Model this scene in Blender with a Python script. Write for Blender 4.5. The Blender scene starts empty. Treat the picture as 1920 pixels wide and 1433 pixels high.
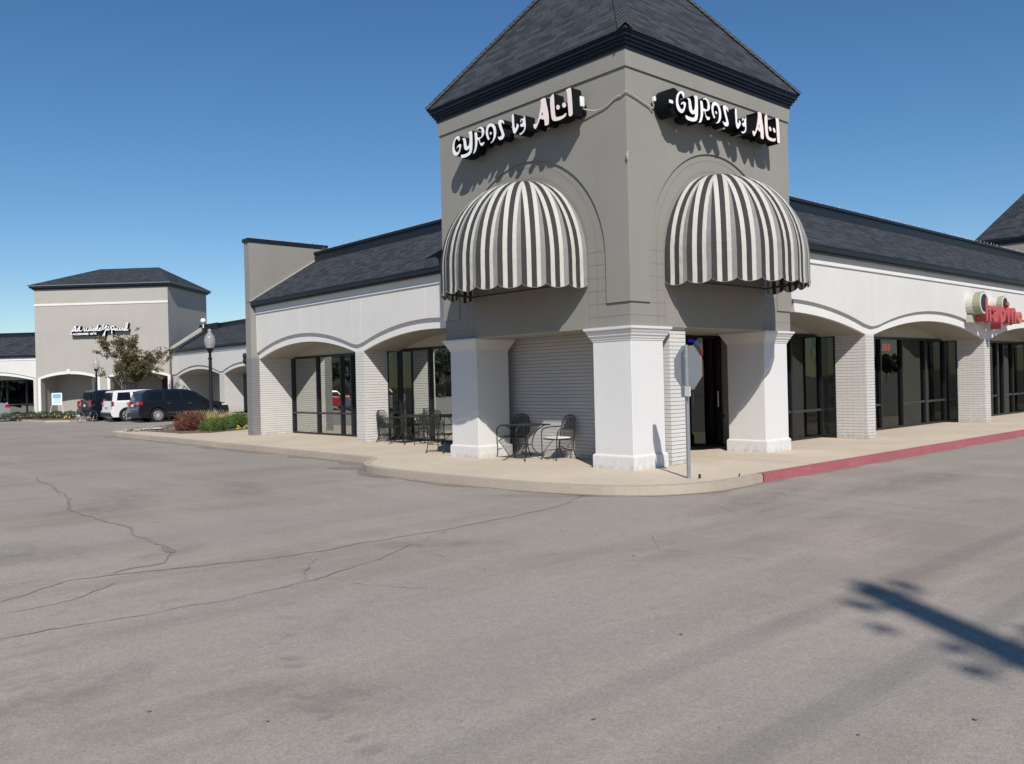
import bpy, bmesh, math, random
from mathutils import Vector, Matrix, Quaternion, noise
from mathutils.geometry import tessellate_polygon
random.seed(7)
SUN_E=4.95; SKY_S=.099; EXPO=.0; SKY_ALT=100; SKY_AIR=1.0; SKY_DUST=.1; SKY_OZ=4.0; MSEED=13
ASPH_A=(.375,.318,.270); ASPH_B=(.46,.393,.335); ASPH_D=(.265,.240,.216)
R=math.radians
sc=bpy.context.scene
COL=sc.collection
# ------------------------------------------------------------------ camera
CAMPOS=Vector((-11.5633,-9.7453,1.6527)); FPX=1590.83
yaw,pit,rol=R(48.1944),R(-0.0768),R(-1.3677)
Fv=Vector((math.cos(yaw)*math.cos(pit),math.sin(yaw)*math.cos(pit),math.sin(pit)))
Rv=Vector((math.sin(yaw),-math.cos(yaw),0)); Uv=Rv.cross(Fv)
R2=Rv*math.cos(rol)+Uv*math.sin(rol); U2=Uv*math.cos(rol)-Rv*math.sin(rol)
cd=bpy.data.cameras.new('camera'); cam=bpy.data.objects.new('camera',cd); COL.objects.link(cam)
M=Matrix.Identity(4)
for i in range(3):
    M[i][0]=R2[i]; M[i][1]=U2[i]; M[i][2]=-Fv[i]; M[i][3]=CAMPOS[i]
cam.matrix_world=M
cd.sensor_width=36; cd.lens=36*FPX/1920; cd.clip_start=.1; cd.clip_end=3000
sc.camera=cam
# ------------------------------------------------------------------ light
SUN=Vector((0.67,0.96,-1.0)).normalized()
ld=bpy.data.lights.new('sun','SUN'); ld.energy=SUN_E; ld.angle=R(.53); ld.color=(1,.947,.872)
lo=bpy.data.objects.new('sun',ld); COL.objects.link(lo); lo.location=(-20,-30,40)
lo.rotation_euler=SUN.to_track_quat('-Z','Y').to_euler()
w=bpy.data.worlds.new('World'); sc.world=w; w.use_nodes=True
nt=w.node_tree; bg=nt.nodes['Background']
sk=nt.nodes.new('ShaderNodeTexSky'); sk.sky_type='NISHITA'; sk.sun_disc=False
sk.sun_elevation=math.asin(-SUN.z); sk.sun_rotation=math.atan2(-SUN.x,-SUN.y)
sk.altitude=SKY_ALT; sk.air_density=SKY_AIR; sk.dust_density=SKY_DUST; sk.ozone_density=SKY_OZ
hs_=nt.nodes.new('ShaderNodeHueSaturation'); hs_.inputs['Saturation'].default_value=1.19
nt.links.new(sk.outputs[0],hs_.inputs['Color']); nt.links.new(hs_.outputs[0],bg.inputs[0]); bg.inputs[1].default_value=SKY_S
sc.view_settings.view_transform='Standard'; sc.view_settings.look='None'
sc.view_settings.exposure=EXPO; sc.view_settings.gamma=1
sc.render.engine='CYCLES'; sc.cycles.max_bounces=8; sc.cycles.transparent_max_bounces=16
sc.cycles.caustics_reflective=False; sc.cycles.caustics_refractive=False

# traced outlines (metres, in the plane of the thing they describe)
CRACKS=[([(-10.02,-1.38),(-9.73,-1.16),(-9.37,-0.95),(-9.05,-0.98),(-8.6,-1.14),(-7.71,-1.39),(-6.78,-1.52),(-5.88,-1.44),(-5.17,-1.45),(-4.26,-1.41),(-3.14,-1.17),(-1.78,-0.63)],0.046),([(-10.1,-1.79),(-9.87,-1.79),(-9.47,-1.67),(-9.01,-1.35)],0.022),([(-7.13,10.3),(-7.5,7.28),(-7.62,6.29),(-8.01,4.41),(-8.0,2.86),(-7.99,1.87),(-8.11,0.88)],0.055),([(-8.1,0.97),(-8.14,0.17),(-8.21,-0.33)],0.13),([(-8.19,-0.27),(-8.47,-0.77),(-8.78,-0.76),(-9.09,-0.94)],0.03),([(-10.26,-2.64),(-9.94,-2.6),(-9.55,-2.7),(-9.02,-2.71),(-8.5,-2.76),(-8.14,-2.74),(-7.67,-2.66),(-6.99,-2.39),(-6.5,-2.14),(-6.08,-1.95)],0.016),([(-7.26,-1.82),(-7.6,-2.24),(-7.85,-2.62)],0.022),([(-7.55,-3.01),(-7.5,-3.3),(-7.28,-3.63)],0.007),([(-1.7,-2.94),(-2.06,-3.59),(-2.0,-3.86),(-1.83,-4.2),(-1.34,-4.66),(-0.9,-4.99)],0.008),([(-1.84,-3.65),(-1.22,-3.54),(-0.87,-3.5)],0.007),([(-3.91,-3.48),(-4.37,-3.92),(-4.55,-4.14),(-4.49,-4.53),(-4.36,-5.07),(-4.29,-5.29)],0.007),([(1.02,-4.22),(1.13,-5.0),(1.22,-5.78)],0.008),([(0.47,-5.24),(1.07,-5.43),(1.54,-5.68)],0.006),([(-5.93,-3.38),(-5.43,-3.56),(-4.91,-3.82),(-4.62,-4.07)],0.005),([(-5.45,-5.79),(-5.44,-6.01),(-5.4,-6.22)],0.006),([(-3.19,-4.31),(-3.04,-4.39),(-2.8,-4.35)],0.005),([(-5.17,-1.45),(-5.85,-1.83),(-6.16,-1.86),(-6.5,-1.93)],0.008),([(-6.08,-1.95),(-6.36,-2.98),(-6.0,-3.46)],0.004)]
LETTERS={'G':[(1.207,6.706),(1.239,6.72),(1.251,6.769),(1.243,6.81),(1.188,6.837),(1.125,6.833),(1.068,6.794),(1.016,6.736),(0.985,6.665),(0.978,6.589),(0.987,6.517),(1.02,6.458),(1.082,6.423),(1.151,6.413),(1.208,6.444),(1.252,6.503),(1.282,6.574),(1.291,6.627),(1.271,6.649),(1.216,6.653),(1.167,6.634),(1.138,6.605),(1.129,6.564),(1.15,6.568),(1.172,6.589),(1.203,6.591),(1.22,6.57),(1.208,6.53),(1.175,6.502),(1.134,6.501),(1.093,6.529),(1.062,6.579),(1.055,6.641),(1.072,6.707),(1.109,6.759),(1.144,6.772),(1.171,6.757),(1.191,6.723)],
'Y':[(1.301,6.715),(1.344,6.748),(1.406,6.749),(1.438,6.718),(1.456,6.646),(1.473,6.557),(1.506,6.537),(1.541,6.567),(1.56,6.631),(1.561,6.741),(1.543,6.787),(1.51,6.82),(1.578,6.838),(1.646,6.843),(1.66,6.785),(1.665,6.649),(1.66,6.515),(1.643,6.418),(1.601,6.359),(1.519,6.33),(1.41,6.319),(1.314,6.328),(1.266,6.347),(1.263,6.423),(1.331,6.409),(1.426,6.405),(1.508,6.413),(1.55,6.438),(1.558,6.487),(1.51,6.459),(1.442,6.461),(1.396,6.489),(1.37,6.545),(1.364,6.632),(1.356,6.703),(1.322,6.714)],
'R':[(1.723,6.779),(1.809,6.774),(1.823,6.697),(1.827,6.646),(1.877,6.647),(1.929,6.635),(1.956,6.666),(1.965,6.731),(1.947,6.781),(1.916,6.809),(1.87,6.811),(1.83,6.789),(1.817,6.815),(1.858,6.848),(1.924,6.857),(1.988,6.837),(2.032,6.79),(2.049,6.719),(2.033,6.656),(1.993,6.62),(1.927,6.598),(1.895,6.597),(1.899,6.554),(1.924,6.519),(1.976,6.512),(2.035,6.523),(2.038,6.489),(2.013,6.453),(1.941,6.436),(1.903,6.478),(1.873,6.543),(1.855,6.589),(1.825,6.588),(1.817,6.514),(1.79,6.428),(1.747,6.361),(1.673,6.335),(1.665,6.354),(1.71,6.42),(1.733,6.499),(1.736,6.591),(1.733,6.684)],
'O':[(2.228,6.545),(2.196,6.528),(2.175,6.5),(2.132,6.542),(2.096,6.617),(2.08,6.687),(2.095,6.758),(2.143,6.829),(2.208,6.851),(2.283,6.838),(2.345,6.805),(2.393,6.744),(2.415,6.658),(2.41,6.569),(2.372,6.496),(2.32,6.451),(2.237,6.427),(2.218,6.436),(2.238,6.461),(2.283,6.475),(2.316,6.533),(2.332,6.612),(2.322,6.688),(2.293,6.744),(2.249,6.771),(2.198,6.767),(2.165,6.725),(2.156,6.661),(2.173,6.599),(2.197,6.557)],
'S':[(2.65,6.715),(2.623,6.738),(2.593,6.761),(2.571,6.759),(2.579,6.708),(2.613,6.627),(2.647,6.554),(2.663,6.502),(2.643,6.458),(2.593,6.429),(2.525,6.427),(2.477,6.456),(2.45,6.503),(2.451,6.531),(2.497,6.508),(2.547,6.517),(2.572,6.523),(2.561,6.558),(2.526,6.631),(2.492,6.705),(2.467,6.776),(2.477,6.822),(2.516,6.847),(2.571,6.841),(2.626,6.814),(2.655,6.771),(2.656,6.73)],
'dotO':[(2.277,6.631),(2.273,6.617),(2.263,6.607),(2.248,6.604),(2.233,6.608),(2.219,6.618),(2.209,6.632),(2.206,6.648),(2.211,6.662),(2.221,6.671),(2.235,6.675),(2.251,6.671),(2.265,6.661),(2.274,6.647)],
'b':[(2.882,6.834),(2.893,6.858),(2.939,6.864),(2.949,6.774),(2.952,6.66),(2.961,6.571),(2.985,6.57),(3.015,6.61),(3.003,6.644),(3.029,6.65),(3.073,6.622),(3.084,6.576),(3.05,6.524),(2.997,6.467),(2.957,6.452),(2.919,6.477),(2.895,6.543),(2.884,6.659),(2.877,6.766)],
'y':[(3.116,6.638),(3.127,6.696),(3.173,6.721),(3.204,6.694),(3.223,6.706),(3.24,6.745),(3.262,6.744),(3.27,6.669),(3.279,6.598),(3.28,6.53),(3.261,6.465),(3.213,6.417),(3.123,6.39),(3.091,6.411),(3.08,6.448),(3.124,6.437),(3.189,6.457),(3.226,6.491),(3.224,6.543),(3.179,6.535),(3.135,6.547),(3.11,6.587),(3.131,6.613),(3.182,6.618),(3.193,6.645),(3.171,6.68),(3.155,6.667),(3.144,6.631)],
'A':[(3.68,6.917),(3.727,6.943),(3.836,6.947),(3.851,6.86),(3.877,6.753),(3.904,6.647),(3.915,6.535),(3.908,6.429),(3.889,6.404),(3.794,6.404),(3.788,6.475),(3.78,6.544),(3.732,6.535),(3.709,6.57),(3.672,6.562),(3.64,6.511),(3.588,6.439),(3.544,6.403),(3.502,6.434),(3.476,6.491),(3.505,6.531),(3.548,6.525),(3.578,6.505),(3.631,6.606),(3.671,6.722),(3.699,6.833),(3.704,6.89)],
'Ahole':[(3.737,6.705),(3.762,6.615),(3.705,6.63)],
'L':[(4.05,6.961),(4.065,6.87),(4.067,6.746),(4.074,6.62),(4.088,6.509),(4.163,6.499),(4.279,6.495),(4.326,6.516),(4.366,6.522),(4.372,6.48),(4.334,6.44),(4.265,6.425),(4.161,6.417),(4.044,6.433),(3.987,6.476),(3.966,6.564),(3.953,6.692),(3.945,6.819),(3.954,6.9),(4.003,6.945)],
'dot1':[(4.207,6.658),(4.201,6.636),(4.186,6.621),(4.165,6.617),(4.142,6.622),(4.121,6.638),(4.108,6.66),(4.103,6.684),(4.109,6.706),(4.124,6.721),(4.145,6.726),(4.169,6.72),(4.189,6.704),(4.203,6.682)],
'dot2':[(4.37,6.655),(4.364,6.633),(4.347,6.618),(4.324,6.614),(4.299,6.62),(4.277,6.636),(4.261,6.659),(4.257,6.684),(4.263,6.707),(4.279,6.721),(4.303,6.726),(4.328,6.719),(4.35,6.703),(4.365,6.68)],
'I':[(4.351,6.929),(4.408,6.95),(4.499,6.954),(4.512,6.833),(4.523,6.668),(4.529,6.505),(4.527,6.425),(4.425,6.418),(4.412,6.535),(4.4,6.7),(4.389,6.866),(4.373,6.907)]}
SCRIPT=[[(7.26,5.9),(7.35,5.97),(7.36,6.08),(7.22,6.18),(7.14,6.38),(6.98,6.56),(7.03,6.35),(7.02,6.16)],[(7.22,6.28),(7.25,6.21),(7.14,6.17),(7.02,6.35)],[(6.96,6.46),(6.99,6.26),(6.95,6.15),(6.82,6.28),(6.7,6.45),(6.84,6.31),(6.86,6.17),(6.74,6.22),(6.65,6.54),(6.69,6.25),(6.6,6.16),(6.48,6.23)],[(6.29,6.4),(6.31,6.15),(6.18,6.25),(6.13,6.38),(6.15,6.23),(6.03,6.17),(5.9,6.37),(5.97,6.17),(5.82,6.23),(5.78,6.43),(5.77,6.2),(5.65,6.22),(5.57,6.37),(5.63,6.31),(5.62,6.16),(5.48,6.22),(5.39,6.35),(5.48,6.3),(5.47,6.17),(5.33,6.24),(5.23,6.59),(5.31,6.42),(5.3,6.18),(5.17,6.21),(5.04,6.35),(5.15,6.32),(5.14,6.18),(5.0,6.19)],[(5.0,6.19),(4.88,6.35),(4.78,6.61)],[(4.96,6.26),(4.79,6.27),(4.6,6.57),(4.66,6.19),(4.77,5.96),(4.89,5.73),(4.79,5.7),(4.7,6.11),(4.58,6.19)],[(4.7,6.37),(4.52,6.45),(4.41,6.36),(4.55,6.22),(4.4,6.19),(4.31,6.27)],[(4.31,6.27),(4.23,6.39),(4.19,6.12),(4.18,5.89)],[(4.23,6.39),(4.09,6.47),(4.01,6.35),(4.13,6.21),(3.98,6.23),(3.89,6.32),(3.95,6.18),(3.83,6.17),(3.77,6.33),(3.74,6.17),(3.62,6.17),(3.56,6.32),(3.55,6.16),(3.44,6.19),(3.38,6.32),(3.35,6.16),(3.23,6.18),(3.14,6.3),(3.26,6.24),(3.2,6.13),(3.08,6.18),(2.95,6.64),(3.07,6.62),(3.02,6.15),(2.9,6.2)]]
# ------------------------------------------------------------------ materials
class NT:
    def __init__(s,name):
        s.m=bpy.data.materials.new(name); s.m.use_nodes=True; s.t=s.m.node_tree; s.n=s.t.nodes
        s.b=s.n['Principled BSDF']; s.out=s.n['Material Output']
    def add(s,t,**k):
        n=s.n.new(t)
        for a,v in k.items(): setattr(n,a,v)
        return n
    def l(s,a,b): s.t.links.new(a,b)
    def coord(s,kind='Object',scale=(1,1,1)):
        c=s.add('ShaderNodeTexCoord'); m=s.add('ShaderNodeMapping'); m.inputs['Scale'].default_value=scale
        s.l(c.outputs[kind],m.inputs[0]); return m.outputs[0]
    def noise(s,vec,scale,detail=4,rough=.55):
        n=s.add('ShaderNodeTexNoise'); n.inputs['Scale'].default_value=scale; n.inputs['Detail'].default_value=detail; n.inputs['Roughness'].default_value=rough
        if vec is not None: s.l(vec,n.inputs['Vector'])
        return n.outputs['Fac']
    def ramp(s,f,stops):
        r=s.add('ShaderNodeValToRGB'); e=r.color_ramp.elements
        while len(e)<len(stops): e.new(.5)
        for i,(p,c) in enumerate(stops):
            e[i].position=p; e[i].color=(c,c,c,1) if isinstance(c,(int,float)) else tuple(c)+(1,)
        s.l(f,r.inputs[0]); return r.outputs[0]
    def mix(s,f,a,b,mode='MIX'):
        m=s.add('ShaderNodeMix',data_type='RGBA',blend_type=mode)
        for k,v in ((0,f),(6,a),(7,b)):
            if isinstance(v,(int,float)): m.inputs[k].default_value=v if k==0 else (v,v,v,1)
            elif isinstance(v,(tuple,list)): m.inputs[k].default_value=tuple(v)+(1,)
            else: s.l(v,m.inputs[k])
        return m.outputs[2]
    def bump(s,h,strength=.3,dist=.01):
        b=s.add('ShaderNodeBump'); b.inputs['Strength'].default_value=strength; b.inputs['Distance'].default_value=dist
        s.l(h,b.inputs['Height']); s.l(b.outputs[0],s.b.inputs['Normal'])
    def base(s,c,rough=.8,metal=0,spec=None):
        if isinstance(c,(tuple,list)): s.b.inputs['Base Color'].default_value=tuple(c)+(1,)
        else: s.l(c,s.b.inputs['Base Color'])
        s.b.inputs['Roughness'].default_value=rough; s.b.inputs['Metallic'].default_value=metal
        if spec is not None: s.b.inputs['Specular IOR Level'].default_value=spec
        return s.m
MT={}
def plain(name,c,rough=.6,metal=0,var=.12,sc_=6,spec=.4):
    n=NT(name); v=n.coord(); f=n.noise(v,sc_); spec=.12 if name in('letter_side',) else spec
    a=tuple(x*(1-var) for x in c); b=tuple(min(1,x*(1+var)) for x in c)
    col=n.mix(f,a,b); MT[name]=n.base(col,rough,metal,spec); return n
def stucco(name,c,stain=.1,sk=.16):
    n=NT(name); v=n.coord(); big=n.noise(v,.45,5,.6); fine=n.noise(v,90,2)
    st=n.coord('Object',(2.2,2.2,.18)); streak=n.noise(st,1.0,4,.6)
    c1=n.mix(n.ramp(big,[(.3,0),(.75,1)]),tuple(x*(1-stain) for x in c),tuple(x*(1+stain*.35) for x in c))
    c2=n.mix(n.ramp(streak,[(.5,0),(.8,sk)]),c1,tuple(x*.62 for x in c))
    if name in('column_white','trim_white','white_stucco'):
        sp=n.add('ShaderNodeSeparateXYZ'); gc=n.add('ShaderNodeNewGeometry'); n.l(gc.outputs['Position'],sp.inputs[0]); z1=n.ramp(sp.outputs[2],[(0,.75),(.09,.25),(.45,0)])
        gn=n.noise(n.coord('Object',(6,6,3)),1.6,5,.7); g2=n.ramp(gn,[(.38,0),(.66,1)]); mm=n.add('ShaderNodeMath',operation='MULTIPLY'); n.l(z1,mm.inputs[0]); n.l(g2,mm.inputs[1])
        c2=n.mix(mm.outputs[0],c2,(.30,.26,.21))
        sc2=n.noise(n.coord('Object',(3,3,1.2)),3.2,3,.5); c2=n.mix(n.ramp(sc2,[(.70,0),(.74,.22)]),c2,tuple(x*.72 for x in c))
    MT[name]=n.base(c2,.9,0,.2); n.bump(n.mix(.5,fine,n.noise(v,14,3)),.5,.008)
def brick(name,c,mort,bw=.29,bh=.0745,vert=.25):
    n=NT(name); v=n.coord('UV')
    def bt(w_,ms,mc,c1,c2):
        t=n.add('ShaderNodeTexBrick'); n.l(v,t.inputs['Vector'])
        t.inputs['Scale'].default_value=1; t.inputs['Brick Width'].default_value=w_; t.inputs['Row Height'].default_value=bh
        t.inputs['Mortar Size'].default_value=ms; t.inputs['Mortar Smooth'].default_value=.35; t.inputs['Bias'].default_value=0
        t.inputs['Color1'].default_value=tuple(c1)+(1,); t.inputs['Color2'].default_value=tuple(c2)+(1,); t.inputs['Mortar'].default_value=tuple(mc)+(1,); return t
    vm=tuple(a*(1-vert)+b*vert for a,b in zip(c,mort))
    t=bt(bw,.0036,vm,c,tuple(x*.94 for x in c)); h=bt(400,.0046,mort,c,c)
    col=n.mix(h.outputs['Fac'],t.outputs[0],mort)
    g=n.noise(n.coord(),1.3,4); col=n.mix(n.ramp(g,[(.35,.12),(.7,0)]),col,tuple(x*.6 for x in c))
    sp=n.add('ShaderNodeSeparateXYZ'); gc=n.add('ShaderNodeNewGeometry'); n.l(gc.outputs['Position'],sp.inputs[0]); z1=n.ramp(sp.outputs[2],[(0,.7),(.10,.2),(.5,0)])
    g2=n.ramp(n.noise(n.coord('Object',(6,6,3)),1.8,5,.7),[(.36,0),(.62,1)]); mm=n.add('ShaderNodeMath',operation='MULTIPLY'); n.l(z1,mm.inputs[0]); n.l(g2,mm.inputs[1]); col=n.mix(mm.outputs[0],col,(.24,.21,.17))
    MT[name]=n.base(col,.75,0,.3)
    inv=n.add('ShaderNodeMath',operation='SUBTRACT'); inv.inputs[0].default_value=1; n.l(h.outputs['Fac'],inv.inputs[1])
    n.bump(inv.outputs[0],.9,.012)
def shingle(name,c):
    n=NT(name); v=n.coord('UV'); t=n.add('ShaderNodeTexBrick'); n.l(v,t.inputs['Vector'])
    t.offset=.37; t.offset_frequency=2
    t.inputs['Scale'].default_value=1; t.inputs['Brick Width'].default_value=.31; t.inputs['Row Height'].default_value=.135
    t.inputs['Mortar Size'].default_value=.005; t.inputs['Mortar Smooth'].default_value=.2
    t.inputs['Color1'].default_value=tuple(x*1.75 for x in c)+(1,); t.inputs['Color2'].default_value=tuple(x*.75 for x in c)+(1,)
    t.inputs['Mortar'].default_value=tuple(x*.14 for x in c)+(1,); t.inputs['Bias'].default_value=.05
    mp=n.add('ShaderNodeMapping'); n.l(v,mp.inputs[0]); mp.inputs['Scale'].default_value=(1,3.2,1)
    f=n.noise(mp.outputs[0],2.6,3); gr=n.noise(v,140,2)
    c1=n.mix(n.ramp(f,[(.5,0),(.72,.3)]),t.outputs[0],tuple(x*2.4 for x in c))
    c2=n.mix(n.ramp(gr,[(.35,.25),(.65,0)]),c1,tuple(x*.3 for x in c))
    MT[name]=n.base(c2,.93,0,.25)
    inv=n.add('ShaderNodeMath',operation='SUBTRACT'); inv.inputs[0].default_value=1; n.l(t.outputs['Fac'],inv.inputs[1]); n.bump(inv.outputs[0],.8,.02)

stucco('white_stucco',(.64,.625,.60),.08,.06); stucco('trim_white',(.68,.665,.64),.03,.06); stucco('column_white',(.655,.645,.635),.05,.06)
stucco('grey_stucco',(.268,.254,.229),.09); stucco('grey_stucco_proud',(.275,.261,.235),.09); stucco('taupe_stucco',(.40,.375,.345),.07)
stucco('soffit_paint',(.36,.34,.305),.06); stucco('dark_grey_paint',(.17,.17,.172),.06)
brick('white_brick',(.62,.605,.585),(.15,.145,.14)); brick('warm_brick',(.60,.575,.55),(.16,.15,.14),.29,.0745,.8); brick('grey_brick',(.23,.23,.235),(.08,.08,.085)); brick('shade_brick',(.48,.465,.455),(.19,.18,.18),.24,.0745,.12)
shingle('shingle',(.034,.0385,.046))
plain('black_trim',(.0085,.0115,.018),.45); plain('cap_shingle',(.05,.055,.063),.9,0,.5,7)
plain('frame_black',(.012,.013,.016),.4,0,.1); plain('rail_grey',(.05,.05,.055),.45,.3)
plain('iron',(.045,.045,.045),.5,.6); plain('galv',(.36,.38,.40),.45,.55,.15,9); plain('sign_back',(.40,.41,.42),.5,.35,.06)
plain('letter_face',(.86,.86,.86),.35,0,.02); plain('letter_face_warm',(.86,.74,.70),.35,0,.02); plain('letter_side',(.006,.007,.009),.7,0,.1,6)
plain('raceway',(.42,.41,.37),.6); plain('box_white',(.75,.74,.7),.5)
plain('neutral_wall',(.40,.385,.33),.9); plain('interior_dark',(.05,.05,.045),.9)
plain('rubber',(.015,.015,.016),.8); plain('chrome',(.6,.6,.62),.18,.95,.05); plain('alloy',(.52,.52,.54),.35,.25,.05); plain('plastic_black',(.018,.018,.02),.5)
plain('canvas_dark',(.042,.039,.039),.9); plain('canvas_light',(.53,.51,.465),.9,0,.05); plain('canvas_grey',(.24,.232,.218),.9)
plain('cushion',(.7,.69,.65),.9); plain('bark',(.10,.08,.06),.95,0,.4,20); plain('bark_grey',(.16,.135,.12),.95,0,.3,20)
plain('wood_pole',(.12,.085,.06),.9,0,.3,10); plain('wire',(.02,.02,.02),.6)
plain('red_plastic',(.45,.075,.085),.4,0,.15,3); plain('red_faded',(.50,.14,.10),.6,0,.2,3); plain('drum_green',(.30,.33,.22),.6,0,.15,3); plain('drum_white',(.55,.54,.48),.55); 
plain('mulch',(.13,.085,.06),1,0,.6,35); plain('stone',(.45,.42,.36),.9,0,.3,12)
plain('flower_yellow',(.75,.55,.06),.8,0,.2); plain('flower_pale',(.7,.66,.5),.8)
plain('poster_blue',(.20,.42,.50),.6,0,.1); plain('poster_white',(.72,.78,.78),.6,0,.06); plain('maroon',(.09,.02,.03),.7)
plain('bld_tan',(.38,.33,.26),.9)
def leafmat(name,c,c2):
    n=NT(name); f=n.noise(n.coord(),2.2,4,.7); g=n.add('ShaderNodeObjectInfo')
    col=n.mix(n.ramp(f,[(.3,0),(.7,1)]),c,c2); n.base(col,.6,0,.35)
    tr=n.add('ShaderNodeBsdfTranslucent'); n.l(col,tr.inputs[0]); mx=n.add('ShaderNodeMixShader'); mx.inputs[0].default_value=.25
    n.l(n.b.outputs[0],mx.inputs[1]); n.l(tr.outputs[0],mx.inputs[2]); n.l(mx.outputs[0],n.out.inputs[0]); MT[name]=n.m
leafmat('leaf_magnolia',(.07,.068,.028),(.19,.165,.075)); leafmat('leaf_green',(.045,.10,.015),(.13,.22,.035)); leafmat('leaf_red',(.11,.035,.022),(.24,.09,.055))
leafmat('leaf_hedge',(.03,.06,.018),(.09,.13,.04)); leafmat('leaf_dark',(.022,.027,.016),(.062,.07,.038)); leafmat('dry_grass',(.30,.25,.10),(.42,.36,.16))
def emis(name,c,s):
    n=NT(name); n.base((.02,.02,.02)); n.b.inputs['Emission Color'].default_value=tuple(c)+(1,); n.b.inputs['Emission Strength'].default_value=s; MT[name]=n.m
emis('neon_red',(1,.08,.12),.75); emis('neon_blue',(.03,.06,.9),.75)
# glass
def glass(name,tint,ior=1.65):
    n=NT(name); g=n.add('ShaderNodeBsdfGlossy'); g.inputs['Roughness'].default_value=.015; g.inputs[0].default_value=(.57,.59,.56,1)
    t=n.add('ShaderNodeBsdfTransparent'); t.inputs[0].default_value=tuple(tint)+(1,)
    f=n.add('ShaderNodeFresnel'); f.inputs[0].default_value=ior; wv=n.noise(n.coord(),.9,2)
    bp=n.add('ShaderNodeBump'); bp.inputs['Strength'].default_value=.10; bp.inputs['Distance'].default_value=.05; n.l(wv,bp.inputs['Height']); n.l(bp.outputs[0],g.inputs['Normal'])
    mx=n.add('ShaderNodeMixShader'); n.l(f.outputs[0],mx.inputs[0]); n.l(t.outputs[0],mx.inputs[1]); n.l(g.outputs[0],mx.inputs[2]); n.l(mx.outputs[0],n.out.inputs[0]); MT[name]=n.m
glass('shop_glass',(.30,.315,.30),2.1); glass('dark_glass',(.10,.11,.12),1.9)
n=NT('lamp_glass'); n.base((.5,.5,.48),.15,0,.5); tr=n.add('ShaderNodeBsdfTransparent'); mx=n.add('ShaderNodeMixShader'); mx.inputs[0].default_value=.42
n.l(tr.outputs[0],mx.inputs[1]); n.l(n.b.outputs[0],mx.inputs[2]); n.l(mx.outputs[0],n.out.inputs[0]); MT['lamp_glass']=n.m
# expanded metal mesh
n=NT('metal_mesh'); n.base((.04,.04,.04),.5,.5); v=n.coord('UV'); mp=n.add('ShaderNodeMapping'); mp.inputs['Rotation'].default_value=(0,0,R(45)); mp.inputs['Scale'].default_value=(55,55,55); n.l(v,mp.inputs[0])
t=n.add('ShaderNodeTexBrick'); t.offset=0; t.inputs['Scale'].default_value=1; t.inputs['Brick Width'].default_value=1; t.inputs['Row Height'].default_value=1; t.inputs['Mortar Size'].default_value=.17; n.l(mp.outputs[0],t.inputs[0])
tr=n.add('ShaderNodeBsdfTransparent'); mx=n.add('ShaderNodeMixShader'); n.l(t.outputs['Fac'],mx.inputs[0]); n.l(tr.outputs[0],mx.inputs[1]); n.l(n.b.outputs[0],mx.inputs[2]); n.l(mx.outputs[0],n.out.inputs[0]); MT['metal_mesh']=n.m
def paint(name,c,metal=.0,rough=.25):
    n=NT(name); n.base(c,rough,metal,.5); n.b.inputs['Coat Weight'].default_value=.35; n.b.inputs['Coat Roughness'].default_value=.05; MT[name]=n.m
paint('paint_black',(.006,.008,.013)); paint('paint_white',(.72,.72,.72)); paint('paint_silver',(.42,.42,.44),.5,.35); paint('paint_red',(.30,.01,.015)); paint('paint_grey',(.07,.075,.08),.3)
paint('tail_red',(.40,.01,.02)); paint('lamp_clear',(.6,.55,.55))
for k_ in ('canvas_dark','canvas_light','canvas_grey'):
    t_=MT.get(k_).node_tree; nz=t_.nodes.new('ShaderNodeTexNoise'); nz.inputs['Scale'].default_value=3.2; nz.inputs['Detail'].default_value=3; tc_=t_.nodes.new('ShaderNodeTexCoord'); mp_=t_.nodes.new('ShaderNodeMapping'); mp_.inputs['Scale'].default_value=(2.2,2.2,.7)
    t_.links.new(tc_.outputs['Object'],mp_.inputs[0]); t_.links.new(mp_.outputs[0],nz.inputs[0]); bp_=t_.nodes.new('ShaderNodeBump'); bp_.inputs['Strength'].default_value=.6; bp_.inputs['Distance'].default_value=.06; t_.links.new(nz.outputs[0],bp_.inputs['Height'])
    pb=t_.nodes['Principled BSDF']; t_.links.new(bp_.outputs[0],pb.inputs['Normal']); tl=t_.nodes.new('ShaderNodeBsdfTranslucent'); ms_=t_.nodes.new('ShaderNodeMixShader'); ms_.inputs[0].default_value=.10
    src=pb.inputs['Base Color'].links[0].from_socket; t_.links.new(src,tl.inputs[0]); t_.links.new(pb.outputs[0],ms_.inputs[1]); t_.links.new(tl.outputs[0],ms_.inputs[2]); t_.links.new(ms_.outputs[0],t_.nodes['Material Output'].inputs[0])
# asphalt
n=NT('asphalt'); v=n.coord(); big=n.noise(v,.22,5,.6); st=n.coord('Object',(.25,1.3,1)); s1=n.noise(st,.7,5,.65); st2=n.coord('Object',(1.1,.22,1)); s2=n.noise(st2,.6,5,.65)
fine=n.noise(v,110,3,.7); mid=n.noise(v,9,4,.7); spk=n.noise(v,38,2,.5)
sp=n.add('ShaderNodeSeparateXYZ'); n.l(v,sp.inputs[0])
def ma(op,a,b):
    q=n.add('ShaderNodeMath',operation=op)
    for i_,x_ in enumerate((a,b)):
        if isinstance(x_,(int,float)): q.inputs[i_].default_value=x_
        else: n.l(x_,q.inputs[i_])
    return q.outputs[0]
wob=n.noise(n.coord(),.16,5,.6)
pos=ma('ADD',ma('ADD',ma('MULTIPLY',sp.outputs[0],.055),ma('MULTIPLY',sp.outputs[1],.045)),ma('MULTIPLY',wob,1.15))
sec=n.ramp(pos,[(-.0,0),(.62,1)])   # 0 = paler tone away from the shops, 1 = darker tone towards them
c=n.mix(n.ramp(big,[(.3,0),(.7,1)]),ASPH_A,ASPH_B)
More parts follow.
